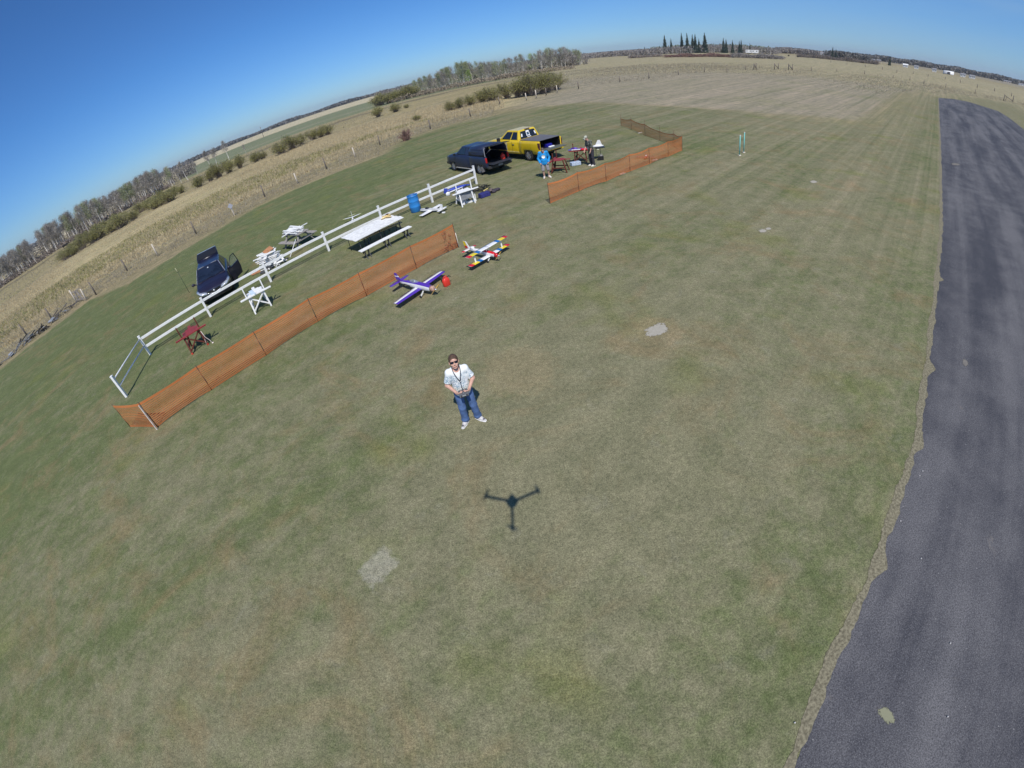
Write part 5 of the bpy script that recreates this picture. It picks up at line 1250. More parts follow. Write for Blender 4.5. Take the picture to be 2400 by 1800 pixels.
def prop(parent, x, z, r, m, an=.6):
    b = MB()
    for s in (-1, 1):
        d = Vector((0, math.cos(an)*s, math.sin(an)*s)); pts_ = []
        b.loft([[Vector((x, 0, z))+d*(r*t)+Vector((w_*.4, 0, 0))+d.cross(Vector((1, 0, 0)))*w_, Vector((x, 0, z))+d*(r*t)-Vector((w_*.4, 0, 0))-d.cross(Vector((1, 0, 0)))*w_, Vector((x+.006, 0, z))+d*(r*t)] for t, w_ in ((.03, .010), (.25, .022), (.6, .024), (.95, .012), (1, .003))])
    b.build('propeller', m, parent)
    MB().lathe([(.035, 0), (.032, .03), (.018, .06), (0, .07)], 14, (x-.01, 0, z), axis='X').build('spinner', silf, parent)
def fus(parent, st, name, mats, mifun=None, n=12):
    rings = []
    for x, w_, zb, zt in st:
        zc = (zb+zt)/2; hz = (zt-zb)/2
        rings.append([(x, w_*math.copysign(abs(math.cos(t))**.75, math.cos(t)), zc+hz*math.copysign(abs(math.sin(t))**.75, math.sin(t))) for t in np.linspace(0, 2*math.pi, n+1)[:-1]])
    return MB().loft(rings, mifun=mifun).build(name, mats, parent)
# purple low-wing sport plane, nose along +x
wt = (G(924, 711, .24)+G(1034.5, 635, .24))/2; wd = G(1034.5, 635, .24)-G(924, 711, .24); span = wd.length; an = math.atan2(wd.y, wd.x)-math.pi/2
pp = thing('model_airplane', 'purple and white low wing model airplane parked on the grass', 'model airplane', (wt.x, wt.y, 0), an)
st = [(.66, .065, .20, .33), (.60, .085, .17, .37), (.38, .095, .15, .40), (.0, .095, .15, .415), (-.35, .085, .17, .40), (-.75, .05, .20, .36), (-1.08, .022, .24, .32)]
fus(pp, st, 'fuselage', [purp, wht], lambda i, k: 0 if 0 <= k <= 5 and k not in (0, 5) else 1)
MB().box((.63, 0, .27), (.10, .10, .02)).build('engine_box', silf, pp)
fus(pp, [(.78, .05, .21, .31), (.74, .075, .185, .345), (.62, .090, .17, .372)], 'cowl', [mat('orange_grey_cowl', (.42, .26, .20), .3, .4, 12)])
prop(pp, .81, .262, .24, mat('amber_propeller', (.42, .26, .06), .35), .35)
for s in (-1, 1):
    wing(pp, 'wing', .0, span/2, .42, .26, .02, .20, .235, lambda i, k: (1 if i >= 11 and False else (0 if k in (0, 6) or k == 1 else 1)), [purp, wht], s, split=.42)
    wing(pp, 'stabiliser', .0, .42, .24, .14, .06, .30, .30, lambda i, k: 0, [purp, wht], s, n=3).location = (-1.0, 0, 0)
    m = MB()
    for j in range(9):
        y0 = s*(span*.16+j*.05); m.box((-.10, y0, .2425+.0016*j), (.055-.01*(j % 3), .030, .003), (0, 0, .1*(j % 2)))
    m.build('wing_lettering', mat('black_lettering', (.03, .03, .03), .4), pp)
m = MB().loft([[(-.86, .012, .34), (-1.12, .012, .34), (-1.12, -.012, .34), (-.86, -.012, .34)], [(-.96, .010, .46), (-1.15, .010, .46), (-1.15, -.010, .46), (-.96, -.010, .46)], [(-.99, .010, .50), (-1.16, .010, .50), (-1.16, -.01, .50), (-.99, -.01, .50)], [(-1.05, .006, .60), (-1.15, .006, .60), (-1.15, -.006, .60), (-1.05, -.006, .60)]], mifun=lambda i, k: 1 if i == 1 else 0, smooth=False); m.build('fin', [purp, wht], pp)
cano = clearmat('clear_canopy', (.35, .40, .42), .45, .05)
MB().ell((-.18, 0, .39), (.24, .07, .085), 16, 10).build('canopy', cano, pp); pil = MB().ell((-.13, 0, .40), (.035, .03, .05), 10, 8).build('pilot_figure', wht, pp); MB().box((-.22, 0, .40), (.06, .08, .06)).build('seat', blackplas, pp, bevel=.01)
gear(pp, .30, .26, .17, .05); MB().tube([(-1.0, 0, .25), (-1.12, 0, .04)], .006, 5).build('tail_strut', blackplas, pp)
for s in (-1, 1):
    m = MB()
    for j in range(8): m.box((-.36-.045*j, s*(.087-.0025*j), .245+.002*j), (.028, .004, .045), (0, 0, -s*.06))
    m.build('side_lettering', mat('black_lettering', (.03, .03, .03)), pp)
# colourful biplane
a, b = G(1089, 604, .50), G(1180, 553, .50); wt = (a+b)/2; wd = b-a; span = wd.length; an = math.atan2(wd.y, wd.x)-math.pi/2
bp = thing('model_biplane', 'white, red, yellow and blue striped model biplane on the grass', 'model airplane', (wt.x-.05+.04, wt.y+.02-.045, 0), an)
st = [(.50, .06, .20, .31), (.42, .075, .17, .35), (.10, .08, .15, .37), (-.25, .075, .17, .36), (-.7, .045, .21, .32), (-1.0, .02, .24, .29)]
fus(bp, st, 'fuselage', [wht, redf], lambda i, k: 1 if (1 <= k <= 4 and i <= 2) else 0)
fus(bp, [(.60, .04, .20, .29), (.56, .06, .185, .32), (.48, .07, .175, .33)], 'cowl', [redf]); prop(bp, .63, .25, .20, mat('amber_propeller', (.42, .26, .06)), .5)
def stripes(i, k): return {0: 0, 1: 0, 2: 0, 3: 0, 4: 0, 5: 1, 6: 1, 7: 2, 8: 2, 9: 2, 10: 3, 11: 3}[i]
for nm, z, x0 in (('upper_wing', .52, .13), ('lower_wing', .20, .17)):
    for s in (-1, 1):
        o = wing(bp, nm, .0, span/2, .27, .24, .02, z, z+.01, stripes, [wht, bluf, yelf, redf], s, th=.10); o.location = (x0, 0, 0)
for s in (-1, 1):
    MB().beam((.17, s*span*.34, .21), (.14, s*span*.34, .52), .06, .012, (1, 0, 0)).build('wing_strut', wht, bp)
    MB().beam((.12, s*.05, .36), (.13, s*.07, .52), .02, .01, (1, 0, 0)).build('cabane_strut', wht, bp)
    o = wing(bp, 'stabiliser', 0, .34, .20, .15, .03, .27, .27, lambda i, k: (1 if i > 1 else 0), [wht, redf], s, n=3); o.location = (-.92, 0, 0)
m = MB().loft([[(-.80, .010, .29), (-.92, .010, .29), (-1.10, .010, .29), (-1.10, -.01, .29), (-.92, -.01, .29), (-.80, -.01, .29)], [(-.88, .010, .38), (-.97, .010, .38), (-1.13, .010, .38), (-1.13, -.01, .38), (-.97, -.01, .38), (-.88, -.01, .38)], [(-1.0, .008, .56), (-1.05, .008, .56), (-1.16, .008, .56), (-1.16, -.008, .56), (-1.05, -.008, .56), (-1.0, -.008, .56)]], smooth=False, mifun=lambda i, k: (0 if k in (0, 4, 5) else (1 if i == 0 else 2))); m.build('fin', [wht, redf, yelf], bp)
gear(bp, .25, .20, .17, .05); MB().lathe([(0, 0), (.055, .0), (.055, .16), (0, .16)], 12, (-.78, 0, .34), axis='X').build('white_canister', wht, bp)
# white scale plane lying on its belly
a, b = G(985, 507, .10), G(1031.5, 480, .10); wt = (a+b)/2; wd = b-a; span = wd.length; an = math.atan2(wd.y, wd.x)+math.pi/2
wpn = thing('model_airplane', 'white model airplane with grey trim on the grass beside the blue barrel', 'model airplane', (wt.x+.02, wt.y, 0), an)
grt = mat('grey_film', (.10, .11, .15), .4, .1, 6)
fus(wpn, [(.72, .04, .08, .16), (.66, .07, .05, .19), (.4, .085, .04, .21), (0, .085, .04, .22), (-.4, .06, .07, .20), (-.80, .025, .12, .18)], 'fuselage', [wht, grt], lambda i, k: 1 if k in (1, 4, 7, 10) else 0)
for s in (-1, 1):
    wing(wpn, 'wing', 0, span/2, .38, .26, .08, .10, .12, lambda i, k: 0, [wht], s); o = wing(wpn, 'stabiliser', 0, .34, .22, .16, .04, .16, .17, lambda i, k: 0, [wht], s, n=3); o.location = (-.78, 0, 0)
m = MB().loft([[(-.60, .01, .17), (-.84, .01, .17), (-.84, -.01, .17), (-.60, -.01, .17)], [(-.74, .008, .40), (-.88, .008, .40), (-.88, -.008, .40), (-.74, -.008, .40)]], smooth=False); m.build('fin', wht, wpn)
MB().ell((.22, 0, .21), (.16, .055, .06), 14, 8).build('canopy', glassd, wpn); MB().box((-.95, .12, .03), (.16, .10, .05), (0, 0, .3)).build('block', whitep, wpn, bevel=.006)
# yellow-winged electric glider behind the fence
a, b = G(804, 516, .22), G(847, 501, .22); wt = (a+b)/2; wd = b-a; span = wd.length*.98; an = math.atan2(wd.y, wd.x)-math.pi/2
gl = thing('model_glider', 'small white model plane with pale yellow wings behind the rail fence', 'model airplane', (wt.x, wt.y, 0), an)
pym = film('pale_yellow_film', (.66, .66, .34))
fus(gl, [(.26, .03, .13, .19), (.2, .045, .11, .21), (0, .045, .11, .21), (-.25, .03, .13, .19), (-.62, .012, .16, .19)], 'fuselage', [wht])
for s in (-1, 1):
    wing(gl, 'wing', 0, span/2, .16, .11, .02, .215, .26, lambda i, k: 1 if i > 7 else 0, [wht, pym], s, n=10); o = wing(gl, 'stabiliser', 0, .22, .11, .08, .02, .19, .19, lambda i, k: 0, [pym], s, n=2); o.location = (-.60, 0, 0)
MB().loft([[(-.50, .006, .18), (-.64, .006, .18), (-.64, -.006, .18), (-.50, -.006, .18)], [(-.59, .004, .42), (-.68, .004, .42), (-.68, -.004, .42), (-.59, -.004, .42)]], smooth=False).build('fin', wht, gl); gear(gl, .1, .09, .11, .03, wheelr=.035)
# yellow plane lying on the long table
yp = thing('model_airplane', 'small yellow model plane with a dark canopy lying on the long white table', 'model airplane', G(905, 510, .77), ang+R(8))
ylm = film('cream_yellow_film', (.70, .52, .22))
fus(yp, [(.30, .03, .0, .07), (.24, .06, .0, .11), (0, .07, .0, .12), (-.3, .025, .03, .07)], 'fuselage', [ylm]); MB().ell((.10, 0, .11), (.11, .055, .045), 14, 8).build('canopy', mat('brown_canopy', (.06, .03, .015), .2), yp)
for s in (-1, 1): wing(yp, 'wing', 0, .38, .20, .14, .02, .04, .06, lambda i, k: 0, [ylm], s, n=3)
MB().loft([[(-.18, .008, .06), (-.32, .008, .06), (-.32, -.008, .06), (-.18, -.008, .06)], [(-.26, .006, .24), (-.34, .006, .24), (-.34, -.006, .24), (-.26, -.006, .24)]], smooth=False).build('fin', wht, yp)
# red plane behind the second mesh fence
a, b = G(1492, 367, .1), G(1537, 368, .1); wt = (a+b)/2; an = math.atan2((b-a).y, (b-a).x)-math.pi/2; span = (b-a).length
rp = thing('model_airplane', 'low red model airplane lying in the grass behind the second mesh fence', 'model airplane', (wt.x, wt.y, 0), an)
drf = film('dark_red_film', (.30, .03, .02)); fus(rp, [(.35, .03, .05, .12), (.28, .05, .03, .15), (0, .055, .03, .16), (-.5, .02, .08, .13)], 'fuselage', [drf])
for s in (-1, 1):
    wing(rp, 'wing', 0, span/2, .22, .16, .02, .08, .10, lambda i, k: 0, [drf], s, n=4); o = wing(rp, 'stabiliser', 0, .2, .12, .09, .02, .12, .12, lambda i, k: 0, [drf], s, n=2); o.location = (-.48, 0, 0)
MB().ell((.02, 0, .17), (.06, .045, .04), 10, 8).build('canopy', wht, rp)
# purple parts on the red stand, white plane behind the man in the cap
ps = thing('disassembled_model', 'purple and white wings and red cowl spread over the right red stand', 'model aircraft', (st_r.location.x, st_r.location.y, .765), st_r.rotation_euler.z)
MB().box((-.15, .22, .03), (1.15, .22, .03), (0, 0, .12)).build('wing', purp, ps, bevel=.008); MB().box((.05, .02, .05), (1.1, .16, .02), (.05, 0, -.06)).build('white_wing', wht, ps, bevel=.006)
MB().ell((-.35, .15, .10), (.22, .07, .07), 12, 8).build('fuselage', purp, ps); MB().ell((.25, -.12, .06), (.22, .10, .08), 12, 8).build('red_cowl', redf, ps); MB().box((.45, .3, .06), (.5, .14, .05), (0, .05, .2)).build('blue_panel', mat('grey_blue_film', (.12, .15, .24), .4, .2, 8), ps, bevel=.006)
q = G(1398, 362, .8); wv = thing('model_airplane', 'white model airplane part with a tall fin right of the man in a cap', 'model aircraft', (8.15, 27.1, 0), R(165))
MB().box((-.10, 0, .74), (.62, .40, .035)).build('stand_board', blackplas, wv); 
for s in (-1, 1): MB().beam((s*.15, -.1, 0), (s*.12, 0, .73), .03, .03).build('stand_leg', darkpipe, wv)
fus(wv, [(.30, .05, .77, .86), (.2, .08, .76, .90), (-.1, .08, .76, .90), (-.35, .03, .80, .87)], 'fuselage', [wht])
MB().loft([[(.16, .012, .86), (-.28, .012, .86), (-.28, -.012, .86), (.16, -.012, .86)], [(-.02, .008, 1.20), (-.16, .008, 1.20), (-.16, -.008, 1.20), (-.02, -.008, 1.20)]], smooth=False).build('fin', wht, wv)
for s in (-1, 1): wing(wv, 'lower_panel', 0, .35, .2, .15, .02, .66, .68, lambda i, k: 0, [film('cream_film', (.72, .70, .50))], s, n=3)

# ------------------------------------------------------------------ the tricopter that carries the camera (casts the Y shadow)
dr = thing('tricopter', 'dark tricopter drone hovering just behind the viewpoint', 'drone', (.075, -.175, CAMH+.09), R(-7))
dkf = mat('carbon_black', (.02, .02, .022), .5)
MB().loft([[(x*s, y*s, z) for x, y in ((0, .16), (-.035, .10), (-.095, .0), (-.045, -.11), (.045, -.11), (.095, 0), (.035, .10))] for z, s in ((-.03, .8), (0, 1), (.03, 1), (.05, .7))], smooth=False).build('body', dkf, dr, bevel=.008).scale = (1.2, 1.1, 1.0)
for an_, L in ((R(20), .50), (R(160), .50), (R(-90), .57)):
    c, s = math.cos(an_), math.sin(an_)
    MB().beam((c*.04, s*.04, .01), (c*L, s*L, .01), .044, .03).build('arm', dkf, dr)
    MB().lathe([(0, 0), (.034, 0), (.036, .035), (.016, .05), (0, .05)], 14).build('motor', silf, dr, loc=(c*L, s*L, .01))
    ba = an_+R(90 if s > 0 else 60); m = MB(); cb, sb = math.cos(ba), math.sin(ba)
    m.loft([[(c*L+cb*t-sb*w_, s*L+sb*t+cb*w_, .060), (c*L+cb*t+sb*w_, s*L+sb*t-cb*w_, .064), (c*L+cb*t, s*L+sb*t, .066)] for t, w_ in ((-.125, .008), (-.08, .020), (-.02, .022), (0, .012), (.02, .022), (.08, .020), (.125, .008))]); m.build('propeller', dkf, dr)
# ------------------------------------------------------------------ vegetation
def leafmat(name, a, b, scale=1.2, sub=0.25):
    N = NT(name); oc = N.objco(); g = N.n('ShaderNodeNewGeometry')
    rnd = g.outputs['Random Per Island']
    oi = N.n('ShaderNodeObjectInfo').outputs['Random']
    f = N.math('ADD', N.math('MULTIPLY', rnd, .55), N.math('MULTIPLY', N.noise(oc, scale, 2), .6))
    f = N.math('ADD', f, N.math('MULTIPLY', N.math('SUBTRACT', oi, .5), .45))
    c = N.mix(N.ramp(f, .25, .85), a, b)
    p = N.n('ShaderNodeBsdfPrincipled'); N.put(p.inputs['Base Color'], c); p.inputs['Roughness'].default_value = .8; p.inputs['Specular IOR Level'].default_value = .15
    t = N.n('ShaderNodeBsdfTranslucent'); N.put(t.inputs[0], c); m = N.n('ShaderNodeMixShader'); m.inputs[0].default_value = sub
    N.t.links.new(p.outputs[0], m.inputs[1]); N.t.links.new(t.outputs[0], m.inputs[2]); N.t.links.new(m.outputs[0], N.out.inputs[0]); return N.m
budm = leafmat('aspen_twigs', (.25, .225, .20), (.42, .39, .34)); budg = leafmat('aspen_buds', (.24, .27, .14), (.38, .41, .23)); freshg = leafmat('fresh_leaf', (.22, .32, .07), (.36, .46, .13))
barkm = mat('pale_bark', (.62, .59, .54), .9, .3, 2.5); barkd = mat('dark_bark', (.16, .14, .12), .9, .3, 4)
willm = leafmat('willow_buds', (.22, .215, .08), (.38, .36, .15), sub=.4); willtw = leafmat('willow_twigs', (.20, .165, .14), (.33, .28, .24)); redtw = leafmat('red_osier', (.22, .13, .11), (.34, .22, .18)); tanb = leafmat('tan_brush', (.24, .19, .14), (.36, .30, .22)); spm = leafmat('spruce_needles', (.04, .062, .048), (.09, .115, .08), sub=.05)
def quads(C_, S_, rg, elong=1.0, up=0.0):
    """little leaf faces at centres C_ with sizes S_"""
    n = len(C_); a = rg.normal(size=(n, 3)); a[:, 2] += up; a /= np.linalg.norm(a, axis=1)[:, None]
    b = np.cross(a, rg.normal(size=(n, 3))); b /= np.linalg.norm(b, axis=1)[:, None]+1e-9
    S_ = np.asarray(S_)[:, None]*.5; A = a*S_*elong; B = b*S_
    V = np.stack([C_-A-B*.4, C_+A*.1-B, C_+A+B*.3, C_-A*.2+B], 1).reshape(-1, 3); F = np.arange(4*n).reshape(n, 4); return V, F
def sticks(A, B, ra, rb):
    """three sided tapered sticks"""
    A = np.asarray(A); B = np.asarray(B); n = len(A); d = B-A; d /= np.linalg.norm(d, axis=1)[:, None]+1e-9
    u = np.cross(d, np.array([.31, .77, .2])); u /= np.linalg.norm(u, axis=1)[:, None]+1e-9; w_ = np.cross(d, u); V = []
    for P_, r_ in ((A, ra), (B, rb)):
        r_ = np.asarray(r_)*np.ones(n)
        for k in range(3):
            t = 2*math.pi*k/3; V.append(P_+(u*math.cos(t)+w_*math.sin(t))*r_[:, None])
    V = np.stack(V, 1).reshape(-1, 3); b = (np.arange(n)*6)[:, None]; F = np.concatenate([b+np.array([[k, (k+1) % 3, 3+(k+1) % 3, 3+k]]) for k in range(3)]); return V, F
def aspen(seed, h=11.0, spread=2.9, leaves=1000, twig=420, leafm=budm, base=.36, ls=.24):
    rg = np.random.default_rng(seed); t = thing('aspen_tree', 'x', 'tree'); A, B, ra, rb = [], [], [], []
    p = np.array([0., 0, -.2]); lean = rg.normal(size=2)*.05; n = 9; trunk = [p]
    for i in range(n):
        p = p+np.array([lean[0]+rg.normal()*.05, lean[1]+rg.normal()*.05, 1])*(h*.95/n); trunk.append(p)
    R0 = h*.0145
    for i in range(n): A.append(trunk[i]); B.append(trunk[i+1]); ra.append(R0*(1-i/n*.85)); rb.append(R0*(1-(i+1)/n*.85))
    tips = []
    for k in range(44):
        f = rg.uniform(base, .98); i = min(n-1, int(f*n)); q = trunk[i]+(trunk[i+1]-trunk[i])*(f*n-i); an = rg.uniform(0, 6.28); L = spread*(1.15-f)*rg.uniform(.6, 1.2)+.3
        e = q+np.array([math.cos(an)*L*.8, math.sin(an)*L*.8, L*rg.uniform(.3, .8)]); A.append(q); B.append(e); ra.append(.035); rb.append(.012); tips.append((q, e))
    V, F = sticks(A, B, ra, rb); mesh_np('trunk', V, F, barkm, parent=t)
    C_ = []; 
    for k in range(leaves):
        q, e = tips[rg.integers(len(tips))]; C_.append(q+(e-q)*rg.uniform(.25, 1.15)+rg.normal(size=3)*.45)
    V1, F1 = quads(np.array(C_), rg.uniform(.5, 1.2, leaves)*ls, rg)
    A, B = [], []
    for k in range(twig):
        q, e = tips[rg.integers(len(tips))]; s = q+(e-q)*rg.uniform(.2, 1); A.append(s); B.append(s+rg.normal(size=3)*[.3, .3, .25]+[0, 0, .35])
    V2, F2 = sticks(A, B, .022, .008); mesh_np('crown', np.concatenate([V1, V2]), np.concatenate([F1, F2+len(V1)]), leafm, parent=t); return t
def shrub(seed, h=2.8, w_=2.4, n=1500, m=willm, tw=willtw, nm='willow_bush', ls=.17, stems=90, hollow=.15):
    rg = np.random.default_rng(seed); t = thing(nm, 'x', 'bush'); A, B = [], []; ends = []
    lob = [(rg.uniform(-.55, .55)*w_, rg.uniform(-.4, .4)*w_, rg.uniform(.55, 1.0)*h, rg.uniform(.45, .75)*w_) for _ in range(5)]
    for k in range(stems):
        lx, ly, lh, lw = lob[rg.integers(5)]; an = rg.uniform(0, 6.28); ph = rg.uniform(0, 1)**.6
        b_ = np.array([lx*.35+rg.normal()*.15, ly*.35+rg.normal()*.15, 0]); e = np.array([lx+math.cos(an)*lw*ph, ly+math.sin(an)*lw*ph, lh*math.sqrt(max(.05, 1-ph*ph*.85))*rg.uniform(.85, 1.08)])
        mid = b_+(e-b_)*[.45, .45, .6]; A += [b_, mid]; B += [mid, e]; ends.append((mid, e))
    V, F = sticks(A, B, .028, .012); mesh_np('stem', V, F, tw, parent=t)
    C_ = []
    for k in range(n):
        q, e = ends[rg.integers(len(ends))]; f = rg.uniform(hollow, 1.05); C_.append(q+(e-q)*f+rg.normal(size=3)*.16*w_/2)
    C_ = np.array(C_); C_ = C_[C_[:, 2] > .22*h*rg.uniform(.3, 1.6, len(C_))]; n = len(C_); V1, F1 = quads(C_, rg.uniform(.5, 1.2, n)*ls, rg, 1.3, .5)
    mesh_np('foliage', V1, F1, m, parent=t); return t
def spruce(seed, h=14, r=2.3):
    rg = np.random.default_rng(seed); t = thing('spruce_tree', 'x', 'tree'); MB().tube([(0, 0, -.2), (0, 0, h*.97)], [h*.012, .03], 6).build('trunk', barkd, t)
    C_, S_ = [], []
    for z in np.arange(h*.06, h, h*.032):
        f = 1-z/h; rr_ = r*f**.85*rg.uniform(.75, 1.15)+.12
        for k in range(int(9+f*14)):
            an = rg.uniform(0, 6.28); 
            for u in np.linspace(.25, 1, 4): C_.append([math.cos(an)*rr_*u, math.sin(an)*rr_*u, z-rr_*u*.28+rg.normal()*.08]); S_.append(.34*rr_*(1.25-u*.5)+.15)
    V, F = quads(np.array(C_), np.array(S_), rg, 1.3); mesh_np('crown', V, F, spm, parent=t); return t
def place(protos, used, pos, rz, s, label, group, sz=None):
    sc = (s, s, s if sz is None else sz)
    for p in protos:
        if p['label'] == 'x':
            p.location = pos; p.rotation_euler = (0, 0, rz); p.scale = sc; p['label'] = label; p['group'] = group; return p
    return copytree(protos[random.randrange(len(protos))], pos, rz, label, group, sc)
random.seed(21)
pa = [aspen(100+i) for i in range(6)] + [aspen(120+i, leafm=budg, leaves=1200) for i in range(3)]
ua = set(); ru = random.uniform
# grove A, far left
gA = [(-56, .7), (-54, .8), (-52, .8), (-50, .95), (-48, 1.15), (-46, 1.25), (-44, 1.35), (-43, 1.35), (-41.5, .8), (-40, .75), (-38.5, .85), (-37, .95), (-35.4, 1.05), (-34, .6), (-33, .2)]
def interp(tab, x):
    for (a, p), (b, q) in zip(tab, tab[1:]):
        if a <= x <= b: return lerp(p, q, (x-a)/(b-a))
    return tab[0][1] if x < tab[0][0] else tab[-1][1]
LA = 'bare pale trunked aspen in the dense grove on the left horizon'
for i in range(172):
    a = ru(-57, -33.2); D_ = ru(191, 222); el = interp(gA, a)+ru(-.3, .05); hh = htop(D_, el); s = hh/11.2
    place(pa, ua, polar(a, D_), ru(0, 6.28), s*ru(.95, 1.1), LA, 'aspens of the left grove', s)
# leaning and lone bare trees right of it
ub = set(); pb_ = [aspen(140, h=10, spread=3.2, leaves=420, twig=700, base=.45), aspen(141, h=10, spread=3.6, leaves=380, twig=700, base=.5)]
for a, D_, el, lab in ((-31.8, 182, .38, 'lone dark bare tree just right of the left grove'), (-30.6, 190, -.2, 'small bare tree between the lone dark tree and the wide bare pair'),
                       (-28.8, 176, .35, 'wide bare tree left of the tallest bare tree beyond the willows'), (-28.2, 181, .3, 'twisted bare tree tucked beside the wide bare tree'),
                       (-26.7, 198, .55, 'tallest spreading bare tree standing against the far field'), (-24.6, 190, -.75, 'small bare tree alone against the far green field'), (-32.6, 186, .0, 'short leafless tree at the right end of the left grove')):
    hh = htop(D_, el); o = place(pb_, ub, polar(a, D_), ru(0, 6), hh/10*1.05, lab, 'bare trees beyond the willows', hh/10.3)
# willow hedge on the left and bushes towards the centre
pw = [shrub(200+i, h=3.1, n=2300, ls=.13, stems=130) for i in range(5)]; uw = set()
LW = 'olive budding willow bush in the long hedge across the reed bed'
for i in range(46):
    a = ru(-48, -33.6); D_ = lerp(104, 112, (a+48)/15*0+ru(0, 1))+ru(0, 22); place(pw, uw, polar(a, D_), ru(0, 6), ru(.85, 1.2), LW, 'willows of the left hedge', ru(.85, 1.15)*(.8 if a < -46 else 1))
for a, D_, s, lab in ((-33.0, 121, .8, 'small willow bush just right of the left hedge end'), (-31.0, 109, 1.05, 'first willow bush right of the hedge gap'), (-29.6, 111, 1.0, 'second willow bush below the bare trees'), (-28.3, 110, 1.25, 'broad olive willow bush below the wide bare tree'),
                      (-27.2, 112, 1.3, 'tall rounded willow bush below the tallest bare tree'), (-25.9, 113, 1.1, 'willow bush at the right of the tall rounded one'), (-23.9, 110, .95, 'round isolated willow bush before the dark ditch'), (-22.9, 111, .8, 'low willow bush joined to the round isolated one'),
                      (-20.6, 102, 1.15, 'dense olive willow clump left of the small gap'), (-19.5, 105, 1.3, 'big upright willow bush in the middle of the reed edge'), (-18.4, 108, .9, 'small willow bush leaning on the big upright one'), (-16.8, 115, .95, 'low willow bush in the short row beyond the gap'),
                      (-15.8, 114, .95, 'middle bush of the short row beyond the gap'), (-14.9, 113, 1.05, 'right bush of the short row beyond the gap')):
    place(pw, uw, polar(a, D_), ru(0, 6), s, lab, 'willows along the reed bed')
for a, D_, s, lab in ((-8.7, 125, 1.15, 'round brown willow bush at the left of the centre thicket'), (-6.6, 124, .95, 'flat topped willow bush next to the round brown one'), (-4.4, 79, .45, 'small thin bush in the golden reeds behind the trucks'), (-5.2, 128, .5, 'tiny grey bush between centre willows')):
    place(pw, uw, polar(a, D_), ru(0, 6), s, lab, 'willows along the reed bed')
big = [shrub(230+i, h=3.9, w_=2.9, n=3000, ls=.14, stems=190, hollow=.25) for i in range(3)]; ug = set()
for i, (a, D_, s) in enumerate(((-.2, 84, .5), (.9, 84, .6), (2.2, 86, .62), (3.8, 88, .75), (5.0, 87, .78), (5.4, 92, .7), (6.8, 90, .8), (7.9, 88, .95), (8.8, 90, 1.0), (9.9, 88, 1.1), (10.9, 89, 1.12), (11.7, 92, 1.1), (12.4, 94, .85))):
    place(big, ug, polar(a, D_), ru(0, 6), s, 'olive willow in the big clump standing behind the yellow pickup', 'willows of the big clump')
rs = shrub(260, h=1.5, w_=1.0, n=160, m=redtw, tw=redtw, nm='dogwood_bush', ls=.08, stems=140); rs.location = polar(-6.2, 56); rs['label'] = 'reddish leafless dogwood bush by the fence left of the pickups'
# grove B behind the centre
gB = [(-9, -.9), (-7, -.5), (-5, .1), (-2.5, .75), (-1, .8), (.5, 1.2), (1.8, 1.5), (3.5, 1.2), (5.4, .8), (7, .8), (8.7, 1.1), (10, 1.0), (11.5, 1.35), (14, 1.2), (15.5, .7), (17, .1)]
LB = 'tall bare aspen in the grove on the horizon behind the yellow pickup'; uc = set(); pc_ = [aspen(300+i, spread=3.2, leaves=1000, twig=700, base=.16) for i in range(4)]+[aspen(310+i, leafm=budg, leaves=1300, spread=3.2, base=.12) for i in range(2)]+[aspen(320, leafm=freshg, leaves=1500, spread=3.0, base=.15)]
for i in range(122):
    a = ru(-8.5, 16); D_ = 232+ru(-8, 22)+max(0, a-9)*5; el = interp(gB, a)-.18+ru(-.35, .08); hh = max(4, htop(D_, el)); s = hh/11.2
    q = polar(a, D_); pr = pc_[:-1]
    if (1 < a < 3.4 and i % 3) : pr = pc_[-3:-1]
    place(pr, uc, q, ru(0, 6), s*ru(.95, 1.15), LB, 'aspens of the centre grove', s) if pr is not pc_[:-1] else place(pr, uc, q, ru(0, 6), s*ru(.95, 1.15), LB, 'aspens of the centre grove', s)
ufr = set(); fresh = [pc_[-1]]
for a, D_, hh, lab in ((2.6, 226, 7, 'bright green leafing tree low in the centre grove'), (10.2, 262, 10, 'bright green tree among bare aspens at the right of the centre grove'), (11.0, 268, 9, 'second bright green tree beside the one in the centre grove'), (12.0, 270, 8.5, 'light green tree under the tallest bare aspens')):
    place(fresh, ufr, polar(a, D_), ru(0, 6), hh/11*1.2, lab, 'fresh green trees', hh/11)
for i, a in enumerate((-8.4, -7.9, -7.2, -6.6, -5.9, -5.2, -4.4, -3.9)):
    place(pw, uw, polar(a, 214), ru(0, 6), 2.0, 'grey brush at the left foot of the centre grove', 'brush below the centre grove', 1.9)
# far woods: single masses
def wood(name, label, azs, Dfn, elfn, depth, n, lm, tm, per=26, cr=2.2, seed=1, base=.0, ls=1.1):
    rg = np.random.default_rng(seed); VS, FS, off_ = [], [], 0; A, B = [], []
    for i in range(n):
        a = rg.uniform(*azs); D_ = Dfn(a)+rg.uniform(0, depth); hh = max(1.5, htop(D_, elfn(a))*rg.uniform(.72, 1.03)); q = np.array(polar(a, D_))
        c = np.stack([rg.normal(size=per)*cr*.5, rg.normal(size=per)*cr*.5, hh*(base+(1-base)*rg.uniform(0, 1, per)**.8)], 1); c[:, 2] = np.clip(c[:, 2], .2, hh)
        V, F = quads(c+q, rg.uniform(.5, 1.2, per)*ls, rg, 1.3, .8); VS.append(V); FS.append(F+off_); off_ += len(V); A.append(q); B.append(q+[0, 0, hh*.95])
    V, F = sticks(A, B, .16, .05); VS.append(V); FS.append(F+off_); mi = np.concatenate([np.zeros(sum(len(x) for x in FS[:-1])), np.ones(len(F))])
    o = mesh_np(name, np.concatenate(VS), np.concatenate(FS), [lm, tm], mi); return tag(o, label, 'wood', kind='stuff')
